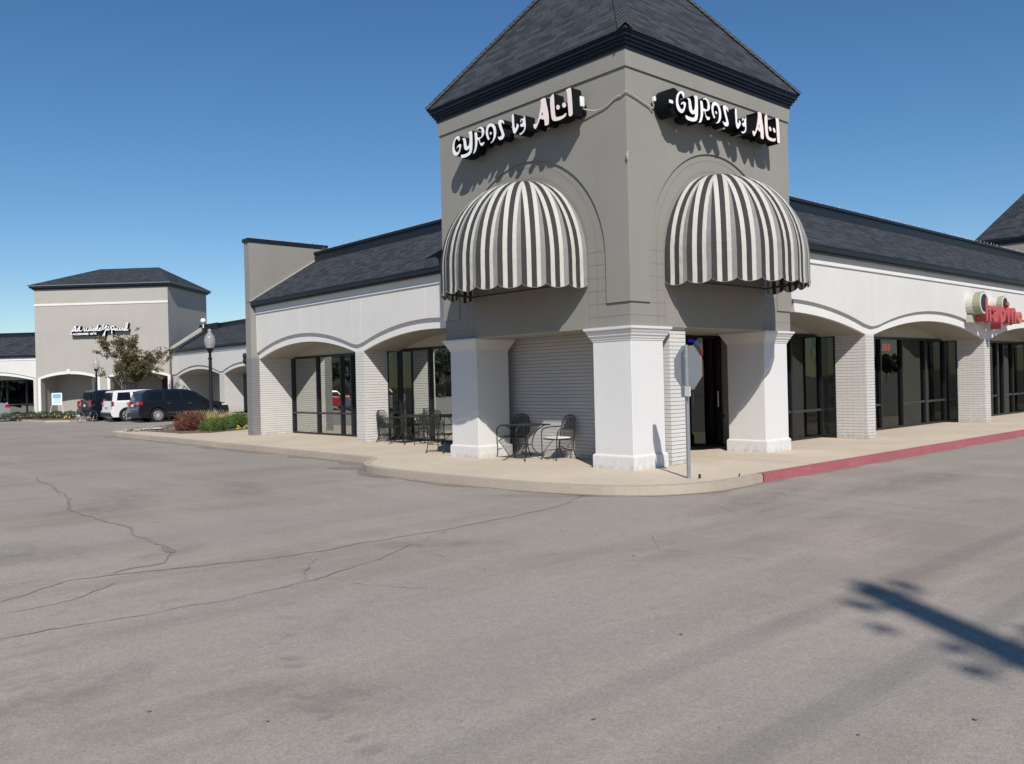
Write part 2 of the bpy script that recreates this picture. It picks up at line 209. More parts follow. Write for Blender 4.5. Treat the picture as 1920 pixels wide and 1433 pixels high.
c=n.mix(sec,c,n.mix(n.ramp(big,[(.3,0),(.7,1)]),ASPH_D,ASPH_A))
c=n.mix(n.ramp(s1,[(.44,0),(.60,.9)]),c,tuple(x*.74 for x in ASPH_A))
c=n.mix(n.ramp(s2,[(.50,0),(.72,.55)]),c,tuple(x*1.06 for x in ASPH_B))
hue=n.noise(n.coord('Object',(.18,.5,1)),.9,4,.6); c=n.mix(n.ramp(hue,[(.38,0),(.62,.8)]),c,(ASPH_A[0]*.93,ASPH_A[1]*1.02,ASPH_A[2]*1.06))
c=n.mix(n.ramp(mid,[(.35,.22),(.6,0)]),c,tuple(x*.7 for x in ASPH_A))
c=n.mix(n.ramp(fine,[(.32,.5),(.56,0)]),c,tuple(x*.42 for x in ASPH_A))
agg=n.noise(v,46,4,.8); c=n.mix(n.ramp(agg,[(.36,.42),(.50,0)]),c,tuple(x*.55 for x in ASPH_A)); c=n.mix(n.ramp(agg,[(.56,0),(.70,.35)]),c,tuple(x*1.3 for x in ASPH_B))
c=n.mix(n.ramp(fine,[(.6,0),(.8,.3)]),c,tuple(x*1.5 for x in ASPH_B))
c=n.mix(n.ramp(spk,[(.18,.5),(.24,0)]),c,tuple(x*.45 for x in ASPH_A))
blot=n.noise(n.coord('Object',(1,1.4,1)),1.6,6,.72); c=n.mix(n.ramp(blot,[(.60,0),(.70,.55)]),c,tuple(x*.68 for x in ASPH_A))
MT['asphalt']=n.base(c,.93,0,.2); n.bump(n.mix(.5,fine,agg),.7,.009)
n=NT('asphalt_dark'); v=n.coord(); f=n.noise(v,40,3,.7); e=n.noise(v,2,4); c=n.mix(f,tuple(x*.50 for x in ASPH_A),tuple(x*.74 for x in ASPH_A)); c=n.mix(n.ramp(e,[(.5,0),(.7,.5)]),c,tuple(x*.9 for x in ASPH_A)); MT['asphalt_dark']=n.base(c,.95,0,.2); n.bump(f,.8,.01)
def concrete(name,c,joint=True,worn=None):
    n=NT(name); v=n.coord(); big=n.noise(v,.6,5,.6); fine=n.noise(v,70,3,.7); mid=n.noise(v,5,5,.7)
    col=n.mix(n.ramp(big,[(.3,0),(.7,1)]),tuple(x*.90 for x in c),tuple(x*1.07 for x in c))
    col=n.mix(n.ramp(mid,[(.3,.35),(.5,0)]),col,tuple(x*.66 for x in c))
    col=n.mix(n.ramp(fine,[(.3,.3),(.6,0)]),col,tuple(x*.6 for x in c))
    if worn: col=n.mix(n.ramp(n.noise(n.coord('Object',(.35,1,4)),9,6,.8),[(.58,0),(.66,.6)]),col,worn)
    MT[name]=n.base(col,.9,0,.2); n.bump(n.mix(.5,fine,n.noise(v,11,4,.7)),.7,.03 if 'kerb' in name else .008)
concrete('sidewalk_concrete',(.58,.495,.385)); concrete('kerb_concrete',(.47,.40,.325)); concrete('kerb_red',(.41,.125,.142),worn=(.52,.30,.27)); concrete('joint_dark',(.30,.26,.21))
concrete('gutter_white',(.50,.48,.44))

# ------------------------------------------------------------------ mesh builder
class MB:
    def __init__(s): s.v=[]; s.f=[]; s.mi=[]; s.cur=0
    def face(s,pts):
        b=len(s.v); s.v+= [tuple(p) for p in pts]; s.f.append(list(range(b,b+len(pts)))); s.mi.append(s.cur)
    def grid(s,rows,closed=False):
        b=len(s.v); m=len(rows[0])
        for r in rows: s.v+=[tuple(p) for p in r]
        for i in range(len(rows)-1):
            for j in range(m if closed else m-1):
                k=(j+1)%m; s.f.append([b+i*m+j,b+i*m+k,b+(i+1)*m+k,b+(i+1)*m+j]); s.mi.append(s.cur)
        return b
    def box(s,x0,x1,y0,y1,z0,z1,T=None):
        P=[(x0,y0,z0),(x1,y0,z0),(x1,y1,z0),(x0,y1,z0),(x0,y0,z1),(x1,y0,z1),(x1,y1,z1),(x0,y1,z1)]
        if T: P=[T(*p) for p in P]
        b=len(s.v); s.v+=[tuple(p) for p in P]
        for f in ((0,3,2,1),(4,5,6,7),(0,1,5,4),(1,2,6,5),(2,3,7,6),(3,0,4,7)): s.f.append([b+i for i in f]); s.mi.append(s.cur)
        return s
    def prism(s,poly,a,b_,T,holes=()):
        """poly: list of (u,v); extruded from a to b_; T(u,v,w)->xyz"""
        loops=[poly]+list(holes)
        flat=[q for l in loops for q in l]
        tris=tessellate_polygon([[Vector((q[0],q[1],0)) for q in l] for l in loops])
        for wv in (a,b_):
            b=len(s.v); s.v+=[tuple(T(q[0],q[1],wv)) for q in flat]
            if not holes and wv is not None and len(poly)<=4: s.f.append([b+i for i in range(len(poly))]); s.mi.append(s.cur)
            else:
                for t in tris: s.f.append([b+i for i in t]); s.mi.append(s.cur)
        n=len(flat); b=len(s.v)-2*n; o=0
        for l in loops:
            m=len(l)
            for i in range(m):
                j=(i+1)%m; s.f.append([b+o+i,b+o+j,b+n+o+j,b+n+o+i]); s.mi.append(s.cur)
            o+=m
        return s
    def tube(s,pts,r,n=8,closed=False,cap=True):
        pts=[Vector(p) for p in pts]; rr=r if isinstance(r,(list,tuple)) else [r]*len(pts)
        rows=[]; up=None
        for i,p in enumerate(pts):
            if closed: d=pts[(i+1)%len(pts)]-pts[i-1]
            else: d=pts[min(i+1,len(pts)-1)]-pts[max(i-1,0)]
            d.normalize()
            if up is None: up=Vector((0,0,1)) if abs(d.z)<.9 else Vector((1,0,0))
            a=d.cross(up)
            if a.length<1e-4: a=d.orthogonal()
            a.normalize(); b=a.cross(d).normalized(); up=b
            rows.append([p+(a*math.cos(2*math.pi*k/n)+b*math.sin(2*math.pi*k/n))*rr[i] for k in range(n)])
        if closed: rows.append(rows[0])
        b0=s.grid(rows,True)
        if cap and not closed:
            s.f.append([b0+k for k in range(n)][::-1]); s.mi.append(s.cur); e=b0+(len(rows)-1)*n; s.f.append([e+k for k in range(n)]); s.mi.append(s.cur)
        return s
    def lathe(s,prof,c=(0,0,0),n=20,axis='z'):
        rows=[]
        for r,h in prof:
            row=[]
            for k in range(n):
                a=2*math.pi*k/n; x,y=r*math.cos(a),r*math.sin(a)
                if axis=='z': q=(c[0]+x,c[1]+y,c[2]+h)
                elif axis=='y': q=(c[0]+x,c[1]+h,c[2]+y)
                else: q=(c[0]+h,c[1]+x,c[2]+y)
                row.append(q)
            rows.append(row)
        s.grid(rows,True); return s
    def build(s,name,mats,parent=None,smooth=False,bevel=0,seg=2,recalc=True,merge=False):
        me=bpy.data.meshes.new(name)
        off=Vector(parent_off(parent)) if parent else Vector((0,0,0))
        me.from_pydata([tuple(Vector(q)-off) for q in s.v],[],s.f)
        if not isinstance(mats,(list,tuple)): mats=[mats]
        for m in mats: me.materials.append(MT[m] if isinstance(m,str) else m)
        for p,mi in zip(me.polygons,s.mi): p.material_index=mi
        bm=bmesh.new(); bm.from_mesh(me)
        if merge or bevel: bmesh.ops.remove_doubles(bm,verts=bm.verts,dist=1e-5)
        if recalc: bmesh.ops.recalc_face_normals(bm,faces=bm.faces)
        if bevel:
            es=[e for e in bm.edges if e.is_manifold and e.calc_face_angle(0)>R(25)]
            bmesh.ops.bevel(bm,geom=es,offset=bevel,segments=seg,affect='EDGES',clamp_overlap=True)
        uv=bm.loops.layers.uv.new('UVMap')
        bm.normal_update()
        for f in bm.faces:
            nn=f.normal
            t=Vector((0,0,1)).cross(nn)
            t=t.normalized() if t.length>.05 else Vector((1,0,0))
            b=nn.cross(t)
            for lp in f.loops:
                q=lp.vert.co+off; lp[uv].uv=(q.dot(t),q.dot(b))
        bm.to_mesh(me); bm.free()
        if smooth:
            for p in me.polygons: p.use_smooth=True
            try: me.set_sharp_from_angle(angle=R(35))
            except Exception: pass
        o=bpy.data.objects.new(name,me); COL.objects.link(o)
        if parent: o.parent=parent
        return o
def parent_off(o):
    v=Vector((0,0,0))
    while o: v+=o.location; o=o.parent
    return v
def thing(name,label,cat,loc=(0,0,0),group=None,rz=0):
    o=bpy.data.objects.new(name,None); o.empty_display_size=.2; COL.objects.link(o); o.location=loc; o.rotation_euler.z=rz
    o['label']=label; o['category']=cat
    if group: o['group']=group
    return o
def tag(o,label,cat,group=None):
    o['label']=label; o['category']=cat
    if group: o['group']=group
    return o
def struct(o): o['kind']='structure'; return o
def kids(o): return [c for c in o.children]
def dup(root,loc=None,rz=None,label=None,group=None):
    r=root.copy(); COL.objects.link(r)
    if loc is not None: r.location=loc
    if rz is not None: r.rotation_euler.z=rz
    if label: r['label']=label
    if group: r['group']=group
    for ch in list(root.children):
        c=ch.copy(); COL.objects.link(c); c.parent=r
        for g in list(ch.children):
            d=g.copy(); COL.objects.link(d); d.parent=c
    return r
def smoothpoly(pts,k=2):
    for _ in range(k):
        out=[]
        for i in range(len(pts)):
            a=pts[i]; b=pts[(i+1)%len(pts)]
            out+=[(a[0]*.75+b[0]*.25,a[1]*.75+b[1]*.25),(a[0]*.25+b[0]*.75,a[1]*.25+b[1]*.75)]
        pts=out
    return pts
ID=lambda x,y,z:(x,y,z)
GZ=-.14
# ================================================================== GROUND
m=MB(); m.face([(-900,-900,GZ),(900,-900,GZ),(900,900,GZ),(-900,900,GZ)]); struct(m.build('parking_lot','asphalt'))
def slab(poly,z0,z1,name,mat,parent=None,bevel=0):
    m=MB(); m.prism(poly,z0,z1,ID); return m.build(name,mat,parent,bevel=bevel)
# smooth nose of the pavement
nose=[(-1.20,6.75),(-1.42,6.35),(-1.95,5.75),(-2.3,5.1),(-2.45,4.2),(-2.46,3.1),(-2.40,2.0),(-2.27,.6),(-2.08,-.3),(-1.78,-1.1),(-1.3,-1.62),(-.75,-1.9),(-.1,-2.02),(.95,-1.95)]
edge=[(70,-1.97),(.95,-1.97)][::-1]
walk=[(12.0,27.0),(-.5,27.0),(-.95,26.2),(-1.08,25),(-1.1,20.8),(-1.12,16),(-1.12,13.4),(-1.16,10.1)]+nose+[(70,-1.97),(70,30)]
m=MB(); m.prism(walk,GZ-.1,0,ID); struct(m.build('sidewalk','sidewalk_concrete'))
# kerb: a slightly different concrete lip along the edge, set 3 mm proud
def strip(path,w,z0,z1,name,mat,cls='structure'):
    m=MB(); L=[];Rr=[]
    P=[Vector(q) for q in path]
    for i,p in enumerate(P):
        d=(P[min(i+1,len(P)-1)]-P[max(i-1,0)]).normalized(); nn=Vector((-d.y,d.x))
        L.append(p+nn*w[0]); Rr.append(p+nn*w[1])
    rows=[[(q.x,q.y,z0) for q in L],[(q.x,q.y,z1) for q in L],[(q.x,q.y,z1) for q in Rr],[(q.x,q.y,z0) for q in Rr]]
    m.grid(rows); o=m.build(name,mat); struct(o); return o
def resample(path,step,jit=0):
    out=[]; P=[Vector(q) for q in path]
    for a,b in zip(P,P[1:]):
        n=max(1,int((b-a).length/step))
        for i in range(n): 
            q=a+(b-a)*i/n; out.append((q.x+random.uniform(-jit,jit),q.y+random.uniform(-jit,jit)))
    out.append(tuple(P[-1])); return out
kp=smoothpoly(nose,0)
def cr(pts,n=6):
    P=[Vector(p) for p in pts]; out=[]
    for i in range(len(P)-1):
        a=P[max(i-1,0)];b=P[i];c=P[i+1];d=P[min(i+2,len(P)-1)]
        for k in range(n):
            t=k/n; out.append(tuple(.5*((2*b)+(c-a)*t+(2*a-5*b+4*c-d)*t*t+(3*b-a-3*c+d)*t**3)))
    out.append(tuple(P[-1])); return out
strip(cr(nose,4),(.15,-.006),GZ-.05,.004,'kerb','kerb_concrete')
strip([(.955,-1.97),(5,-1.972),(12,-1.972),(30,-1.972),(70,-1.972)],(.15,-.010),GZ-.05,.004,'kerb_red','kerb_red')
strip([(-.95,26.2),(-1.08,25),(-1.1,20.8),(-1.12,16),(-1.12,13.4),(-1.16,10.1),(-1.2,6.8)],(.15,-.02),GZ-.05,.004,'kerb','kerb_concrete')
# asphalt patches hugging the kerb (old sealant), ragged
random.seed(3)
def ragged(path,w0,w1,z,name,mat='asphalt_dark'):
    m=MB(); P=[Vector(q) for q in resample(path,.12)]; A=[];B=[]
    for i,p in enumerate(P):
        d=(P[min(i+1,len(P)-1)]-P[max(i-1,0)]).normalized(); nn=Vector((-d.y,d.x)); f=.6+.8*noise.noise(Vector((p.x*1.4,p.y*1.4,w1)))+random.uniform(-.08,.08)
        A.append((p.x+nn.x*w0,p.y+nn.y*w0,z)); q=p+nn*(w0+(w1-w0)*max(.05,f)); B.append((q.x,q.y,z))
    m.grid([A,B]); struct(m.build(name,mat))
ragged(cr(nose,4),.03,-.22,GZ+.004,'kerb_sealant')
ragged([(.95,-1.97),(20,-1.97)],.02,-.16,GZ+.004,'kerb_sealant')
ragged([(-1.0,26),(-1.1,20),(-1.12,13),(-1.16,10.1),(-1.2,6.75)],.03,-.55,GZ+.004,'kerb_sealant')
ragged([(-1.2,6.9),(-1.5,6.4),(-2.0,5.8)],.3,-.75,GZ+.0055,'kerb_sealant')
# cracks traced on the ground
n=NT('crack_fill'); f=n.noise(n.coord(),16,4,.75); n.base(n.mix(n.ramp(f,[(.35,0),(.65,1)]),tuple(x*.66 for x in ASPH_D),tuple(x*1.12 for x in ASPH_D)),.95,0,.2); MT['crack_fill']=n.m
def crack(pts,wd,z=GZ+.004,seed=0,jit=.03):
    random.seed(seed); m=MB(); P=[Vector(q) for q in resample(pts,.09)]; A=[];B=[]
    off=0
    for i,p in enumerate(P):
        d=(P[min(i+1,len(P)-1)]-P[max(i-1,0)]).normalized(); nn=Vector((-d.y,d.x))
        off=off*.86+random.uniform(-jit,jit); ww=wd*.62*(.25+1.3*abs(noise.noise(Vector((p.x*2.1,p.y*2.1,seed)))))*random.uniform(.6,1.3)
        if i in(0,len(P)-1): ww=.001
        q=p+nn*off; A.append((q.x+nn.x*ww,q.y+nn.y*ww,z)); B.append((q.x-nn.x*ww,q.y-nn.y*ww,z))
    m.grid([A,B]); return struct(m.build('asphalt_crack','crack_fill'))
for i,(pts,wd) in enumerate(CRACKS): crack(pts,wd,GZ+.004+.0002*i,i)
# stains and flecks
random.seed(11); m=MB()
for k in range(70):
    a=random.uniform(R(18),R(78)); d=random.uniform(2.5,16); x=CAMPOS.x+d*math.cos(a); y=CAMPOS.y+d*math.sin(a)
    if x>-2.8 and y>-2.6: continue
    r=random.uniform(.004,.017)*(1 if random.random()<.93 else 1.6); n_=7; ph=random.random()*6; el=random.uniform(.4,1)
    m.face([(x+r*math.cos(ph+2*math.pi*i/n_)*random.uniform(.7,1.2),y+el*r*math.sin(ph+2*math.pi*i/n_)*random.uniform(.7,1.2),GZ+.0095) for i in range(n_)])
o=m.build('asphalt_flecks','crack_fill'); o['kind']='stuff'
# soft-edged stains
n=NT('stain'); n.base(n.mix(n.noise(n.coord(),8,4,.7),tuple(x*.55 for x in ASPH_D),tuple(x*.85 for x in ASPH_D)),.9,0,.2)
g_=n.add('ShaderNodeTexGradient',gradient_type='SPHERICAL'); gc_=n.add('ShaderNodeTexCoord'); gm_=n.add('ShaderNodeMapping'); gm_.inputs['Location'].default_value=(-1,-1,0); gm_.inputs['Scale'].default_value=(2,2,0); n.l(gc_.outputs['Generated'],gm_.inputs[0]); n.l(gm_.outputs[0],g_.inputs[0])
mu=n.add('ShaderNodeMath',operation='MULTIPLY'); n.l(n.ramp(g_.outputs['Fac'],[(0,0),(.6,1)]),mu.inputs[0]); n.l(n.ramp(n.noise(n.coord('Object',(1,1,1)),3.2,6,.75),[(.36,0),(.70,.26)]),mu.inputs[1])
tr=n.add('ShaderNodeBsdfTransparent'); mx=n.add('ShaderNodeMixShader'); n.l(mu.outputs[0],mx.inputs[0]); n.l(tr.outputs[0],mx.inputs[1]); n.l(n.b.outputs[0],mx.inputs[2]); n.l(mx.outputs[0],n.out.inputs[0]); MT['stain']=n.m
for i,(x,y,rx,ry,rt) in enumerate([(-9.6,1.3,1.5,.7,-60),(-.6,-2.9,2.4,.45,8),(-2.3,4.6,1.6,.5,75),(-8.2,-.3,.6,.35,30),(-9.2,-5.3,.35,.8,40),(2.6,-3.8,3.0,.6,0),(-7.4,4.4,2.2,.9,60),(-5.2,4.6,2.0,.6,75),(-2.4,-.4,1.5,.3,-50),(-3.9,14,3.5,1.0,88),(5.5,-5.5,3.5,1.0,5),(-10.2,-4.2,.8,.3,20),(-6.1,-2.0,1.2,.3,-40)]):
    c_,s_=math.cos(R(rt)),math.sin(R(rt)); z=GZ+.0100+.0004*i
    m=MB(); m.face([(x+a*rx*c_-b*ry*s_,y+a*rx*s_+b*ry*c_,z) for a,b in ((-1,-1),(1,-1),(1,1),(-1,1))])
    # generated coords follow the local box, so build unrotated and rotate the object
    m=MB(); m.face([(a*rx,b*ry,0) for a,b in ((-1,-1),(1,-1),(1,1),(-1,1))]); o=m.build('oil_stain','stain'); o.location=(x,y,z); o.rotation_euler.z=R(rt); struct(o)
SD=MT['stain'].copy(); MT['small_stain']=SD
for q in SD.node_tree.nodes:
    if q.type=='TEX_NOISE' and abs(q.inputs['Scale'].default_value-3.2)<.01: q.inputs['Scale'].default_value=22
    if q.type=='VALTORGB' and abs(q.color_ramp.elements[1].color[0]-.26)<.01: q.color_ramp.elements[1].color=(.22,.22,.22,1); q.color_ramp.elements[0].position=.30; q.color_ramp.elements[1].position=.55
random.seed(31)
for i,(x,y) in enumerate([[-8.33, -3.32], [-8.52, -3.69], [-8.73, -4.12], [-8.98, -4.61], [-9.03, -4.77], [-9.25, -5.29], [-9.3, -5.52], [-9.3, -5.65], [-7.6, -2.24], [-9.35, -6.19], [-9.34, -6.01]]):
    rx,ry=random.uniform(.07,.13),random.uniform(.04,.07)
    m=MB(); m.face([(a*rx,b*ry,0) for a,b in ((-1,-1),(1,-1),(1,1),(-1,1))]); o=m.build('small_stain','small_stain'); o.location=(x,y,GZ+.016+.0003*i); o.rotation_euler.z=random.uniform(-1,.2); struct(o)
# door pulls
PULLS=[]
for x_ in (4.1,5.05):
    m=MB(); m.tube([(x_,1.74,.95),(x_,1.70,.95),(x_,1.70,1.3),(x_,1.74,1.3)],.012,6)
    PULLS.append(m)
# expansion joints in the pavement
m=MB()
for x in [2.9,5.9,8.9,11.9,14.9,17.9,20.9,24]: m.face([(x,-1.8,.0045),(x+.012,-1.8,.0045),(x+.012,1.4,.0045),(x,1.4,.0045)])
for y in [8.4,11.6,14.8,18.0,21]: m.face([(-1.0,y,.0045),(1.3,y,.0045),(1.3,y+.012,.0045),(-1.0,y+.012,.0045)])
struct(m.build('sidewalk_joints','joint_dark'))

# ================================================================== WINGS
def arc(s0,s1,zs,rise,n=20):
    w_=(s1-s0)/2; c=(s0+s1)/2; Rr=(w_*w_+rise*rise)/(2*rise); out=[]
    th=math.asin(min(1,w_/Rr))
    for i in range(n+1):
        a=-th+2*th*i/n; out.append((c+Rr*math.sin(a),zs+rise-Rr+Rr*math.cos(a)))
    return out
def storefront(parent,T,D,s0,s1,mull,rail=.72,head=2.66,solid=False,doors=()):
    """window assembly as one part: frame mesh, panes as children"""
    m=MB()
    ed=[s0]+list(mull)+[s1]
    m.box(s0,s1,D-.02,D+.10,head-.07,head,T)
    m.box(s0,s1,D-.02,D+.10,.005,.06,T)
    for i,e in enumerate(ed):
        a,b=(e-.035,e+.035) if 0<i<len(ed)-1 else ((e,e+.07) if i==0 else (e-.07,e))
        m.box(a,b,D-.045,D+.12,.06,head-.07,T)
    fr=m.build('storefront_frame','frame_black',parent)
    for i in range(len(ed)-1):
        a,b=ed[i]+.034,ed[i+1]-.034
        if i==0:a=ed[0]+.069
        if i==len(ed)-2:b=ed[-1]-.069
        if i not in doors:
            r=MB(); r.box(a,b,D-.03,D+.08,rail-.03,rail+.03,T); r.build('rail','rail_grey',fr)
        p=MB(); p.face([T(a,D+.03,.06),T(b,D+.03,.06),T(b,D+.03,head-.07),T(a,D+.03,head-.07)]); p.build('pane','shop_glass',fr,recalc=False)
    return fr
def wing(root,T,piers,sA,sB,D,bays,eave=4.42,rise=.44,band=True,blocks='white_brick',ends=(0,0),roofmat='shingle'):
    """piers (s0,s1,depth); arches between; wall from sA to sB"""
    # arcade wall with band bottom
    prof=[(sA,4.2),(sA,2.6)]; fas=[(sA,4.45)]
    ops=[]
    for (a,b) in bays: ops.append((a,b))
    f2=[]
    for (a,b) in ops:
        w_=(b-a)/2; pts=arc(a,b,2.6,rise)
        if a<=sA+.001: prof=[(sA,4.2)]+[q for q in pts if q[0]>=sA] if a<sA-.001 else [(sA,4.2)]+pts
        else: prof+=pts
        out=arc(a-.22,b+.22,2.74,rise+.13)
        f2.append(out)
    prof+=[(sB,2.6),(sB,4.2)] if prof[-1][0]<sB-.001 else [(sB,4.2)]
    prof=[q for q in prof if sA-.001<=q[0]<=sB+.001]
    m=MB(); m.prism(prof,.075,D-.001,lambda u,v,w_:T(u,w_,v)); m.build('arcade_arches',['trim_white'],root)
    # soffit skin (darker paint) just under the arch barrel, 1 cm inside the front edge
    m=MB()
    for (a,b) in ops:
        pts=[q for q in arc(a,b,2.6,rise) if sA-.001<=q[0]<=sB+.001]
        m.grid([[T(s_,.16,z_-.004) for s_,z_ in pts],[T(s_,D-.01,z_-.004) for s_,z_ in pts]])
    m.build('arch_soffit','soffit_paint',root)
    # front fascia panel (proud)
    lo_=[]
    for i,o in enumerate(f2):
        if i==0: lo_+=o
        else:
            # intersect with previous
            mid=(ops[i-1][1]+ops[i][0])/2
            lo_=[q for q in lo_ if q[0]<mid-.05]+[(mid-.05,2.80),(mid+.05,2.80)]+[q for q in o if q[0]>mid+.05]
    lo_=[q for q in lo_ if sA<q[0]<sB]
    if not f2: lo_=[]
    zl=lo_[0][1]; zr=lo_[-1][1]
    poly=[(sA,4.15),(sA,zl)]+lo_+[(sB,zr),(sB,4.15)]
    m=MB(); m.prism(poly,0,.0745,lambda u,v,w_:T(u,w_,v)); m.build('fascia_panel','white_stucco',root)
    m=MB(); m.box(sA,sB,-.035,.30,4.15,4.19,T); m.box(sA,sB,-.022,.30,4.19,eave,T); m.build('fascia_band','trim_white',root)
    # faint vertical control joints
    for (a,b) in ops:
        for q in (a+.02,b-.02,(a+b)/2):
            if sA<q<sB: m=MB(); m.box(q-.006,q+.006,-.003,.002,3.35 if q==(a+b)/2 else 3.0,4.14,T); m.build('control_joint','trim_white',root)
    # eave + roof
    m=MB(); m.box(sA,sB,-.20,.35,eave+.001,eave+.115,T); m.box(sA,sB,-.14,.30,eave-.045,eave,T); m.build('eave','black_trim',root)
    m=MB(); m.prism([(-.215,eave+.117),(-.21,eave+.145),(2.30,6.12),(2.36,6.1),(2.36,4.6),(.35,eave+.117)],sA,sB,lambda u,v,w_:T(w_,u,v)); m.build('roof',roofmat,root)
    m=MB(); m.box(sA,sB,2.30,2.62,4.7,6.38,T); m.box(sA,sB,2.25,2.68,6.38,6.46,T); m.box(sA,sB,2.275,2.30,6.03,6.28,T); m.build('roof_parapet','black_trim',root)
    # piers
    for (a,b,d) in piers:
        m=MB(); m.box(a,b,0.075,d,0,2.601,T); m.build('brick_pier',blocks,root)
    # interior shell
    m=MB(); m.box(sA,sB,D+7,D+7.1,0.01,3.3,T); m.box(sA,sB,D+.1,D+7,2.9,3.0,T); m.box(sA,sB,D+.0005,D+.12,2.66,3.6,T)
    m.box(sA,sB,D+.1,D+7,-.02,.015,T); m.box(sA-.02,sA+.1,D+.13,D+7,.02,2.89,T); m.box(sB-.1,sB+.02,D+.13,D+7,.02,2.89,T); m.build('shop_interior','neutral_wall',root)
    m=MB(); m.box(sA,sB,2.62,D+8,4.2,6.0,T); m.box(sA,sB,D+7.1,D+7.3,0,6,T); m.build('back_wall','grey_stucco',root)
# ---- left wing
XL=1.33
TL=lambda s,d,z:(XL+d,s,z)
LW=thing('shop_wing','low white arcaded shop wing between the corner tower and the tall grey gable','building',(XL,11,0))
wing(LW,TL,[(11.07,11.51,.87),(17.74,18.18,1.3)],5.42,17.98,1.3,[(4.84,11.07),(11.51,17.74)])
storefront(LW,TL,1.3,11.35,17.74,[13.75,14.40,15.95],doors=(0,))
storefront(LW,TL,1.3,5.0,11.12,[6.6,8.1,9.58],doors=())
def ret_glass(root,T,s,d0,d1):
    m=MB(); m.box(s-.02,s+.04,d0,d1-.05,.0,.07,T); m.box(s-.02,s+.04,d0,d1-.05,2.59,2.66,T); m.box(s-.02,s+.04,d0,d0+.05,.07,2.59,T); fr=m.build('return_frame','frame_black',root)
    p=MB(); p.face([T(s,d0+.05,.07),T(s,d1-.03,.07),T(s,d1-.03,2.59),T(s,d0+.05,2.59)]); p.build('pane','shop_glass',fr,recalc=False)
ret_glass(LW,TL,11.09,.872,1.3)
# grey gable end wall
GX=1.12
prof=[(GX,0),(GX,6.60),(4.06,6.60),(4.06,0)]
m=MB()
m.prism([(GX-XL,2.66),(GX-XL,6.62),(2.75,6.62),(2.75,2.66)],17.745,18.12,lambda u,v,w_:TL(w_,u,v)); m.build('gable_wall','grey_stucco',LW)
m=MB(); m.box(17.70,18.17,GX-XL-.05,2.82,6.622,6.74,TL); m.build('gable_coping','black_trim',LW)
m=MB(); m.box(17.742,18.13,GX-XL-.005,.074,0,2.659,TL); m.build('gable_pier','grey_brick',LW)
# flashing on gable along the roof slope
m=MB(); m.prism([(-.2,4.575),(-.2,4.60),(2.28,6.17),(2.28,6.13)],17.70,17.744,lambda u,v,w_:TL(w_,u,v)); m.build('flashing','raceway',LW)
# ---- right wing
YR=0.0
TR=lambda s,d,z:(s,YR+d,z)
RW=thing('shop_wing','long white arcaded shop wing with dark shingle roof, running right from the corner tower','building',(9,YR,0))
pr=[9.01,16.87,24.73,32.59,40.45]
wing(RW,TR,[(a,a+.44,.88) for a in pr],5.42,40.9,1.3,[(1.6,9.01)]+[(a+.44,b) for a,b in zip(pr,pr[1:])],blocks='warm_brick')
storefront(RW,TR,1.3,5.5,9.08,[6.1,7.55],doors=())
storefront(RW,TR,1.3,9.3,16.94,[11.2,12.4,13.80,15.40],doors=(2,))
storefront(RW,TR,1.3,17.15,24.8,[19.0,20.2,21.50,22.12,23.10],doors=(3,))
storefront(RW,TR,1.3,25.0,32.66,[26.5,28.5,30,31.5])
for a in pr[:4]: ret_glass(RW,TR,a+.02,.882,1.3)
m=MB(); m.box(32.7,40.9,1.3,1.4,0,2.659,TR); m.build('shop_wall','frame_black',RW)

# ================================================================== CORNER TOWER
Tt=5.42; Ht=7.46
TW=thing('corner_tower','square grey stucco corner tower with steep shingle pyramid roof and white columns','building',(0,0,0))
# core
m=MB(); m.box(.03,Tt-.03,.03,Tt-.03,2.60,Ht+.1); m.build('wall','grey_stucco',TW)
# proud skin with arch recess on the two visible faces
def skin(Tm,flip):
    c=2.71; u0=.0298*flip; ro=2.15; zc=3.86
    arcp=[(c+ro*math.cos(a),zc+ro*math.sin(a)) for a in [math.pi-math.pi*i/40 for i in range(41)]]
    # polygon: outer rect top, cut by arch; bottom edge at z=3.02
    poly=[(u0,3.02),(c-ro,3.02)]+arcp+[(c+ro,3.02),(Tt,3.02),(Tt,7.158),(u0,7.158)]
    m=MB(); m.prism(poly,0,.0295,lambda u,v,w_:Tm(u,w_,v)); m.build('wall_skin','grey_stucco_proud',TW)
    m=MB(); lw=.0045
    # voussoir / quoin joints in the recessed ring and below
    z=2.66
    def bx(u0,u1,z0,z1):
        m.box(u0,u1,.028,.0315,z0,z1,Tm)
    for zz in (2.78,3.02,3.26,3.50,3.74,3.98):
        if zz<3.03: bx(.03,1.02,zz-lw,zz+lw); bx(Tt-1.02,Tt-.03,zz-lw,zz+lw)
        else: bx(.565,1.02,zz-lw,zz+lw); bx(Tt-1.02,Tt-.565,zz-lw,zz+lw)
    for u in (.80,1.02,Tt-.8,Tt-1.02): bx(u-lw,u+lw,2.62,3.98)
    m2=m
    for r in (1.69,1.91):
        for i in range(40):
            a0=math.pi*i/40; a1=math.pi*(i+1)/40
            m.prism([(c+(r-lw)*math.cos(a0),3.98+(r-lw)*math.sin(a0)),(c+(r+lw)*math.cos(a0),3.98+(r+lw)*math.sin(a0)),(c+(r+lw)*math.cos(a1),3.98+(r+lw)*math.sin(a1)),(c+(r-lw)*math.cos(a1),3.98+(r-lw)*math.sin(a1))],.028,.031,lambda u,v,w_:Tm(u,w_,v))
    m.build('wall_joints','joint_grey',TW)
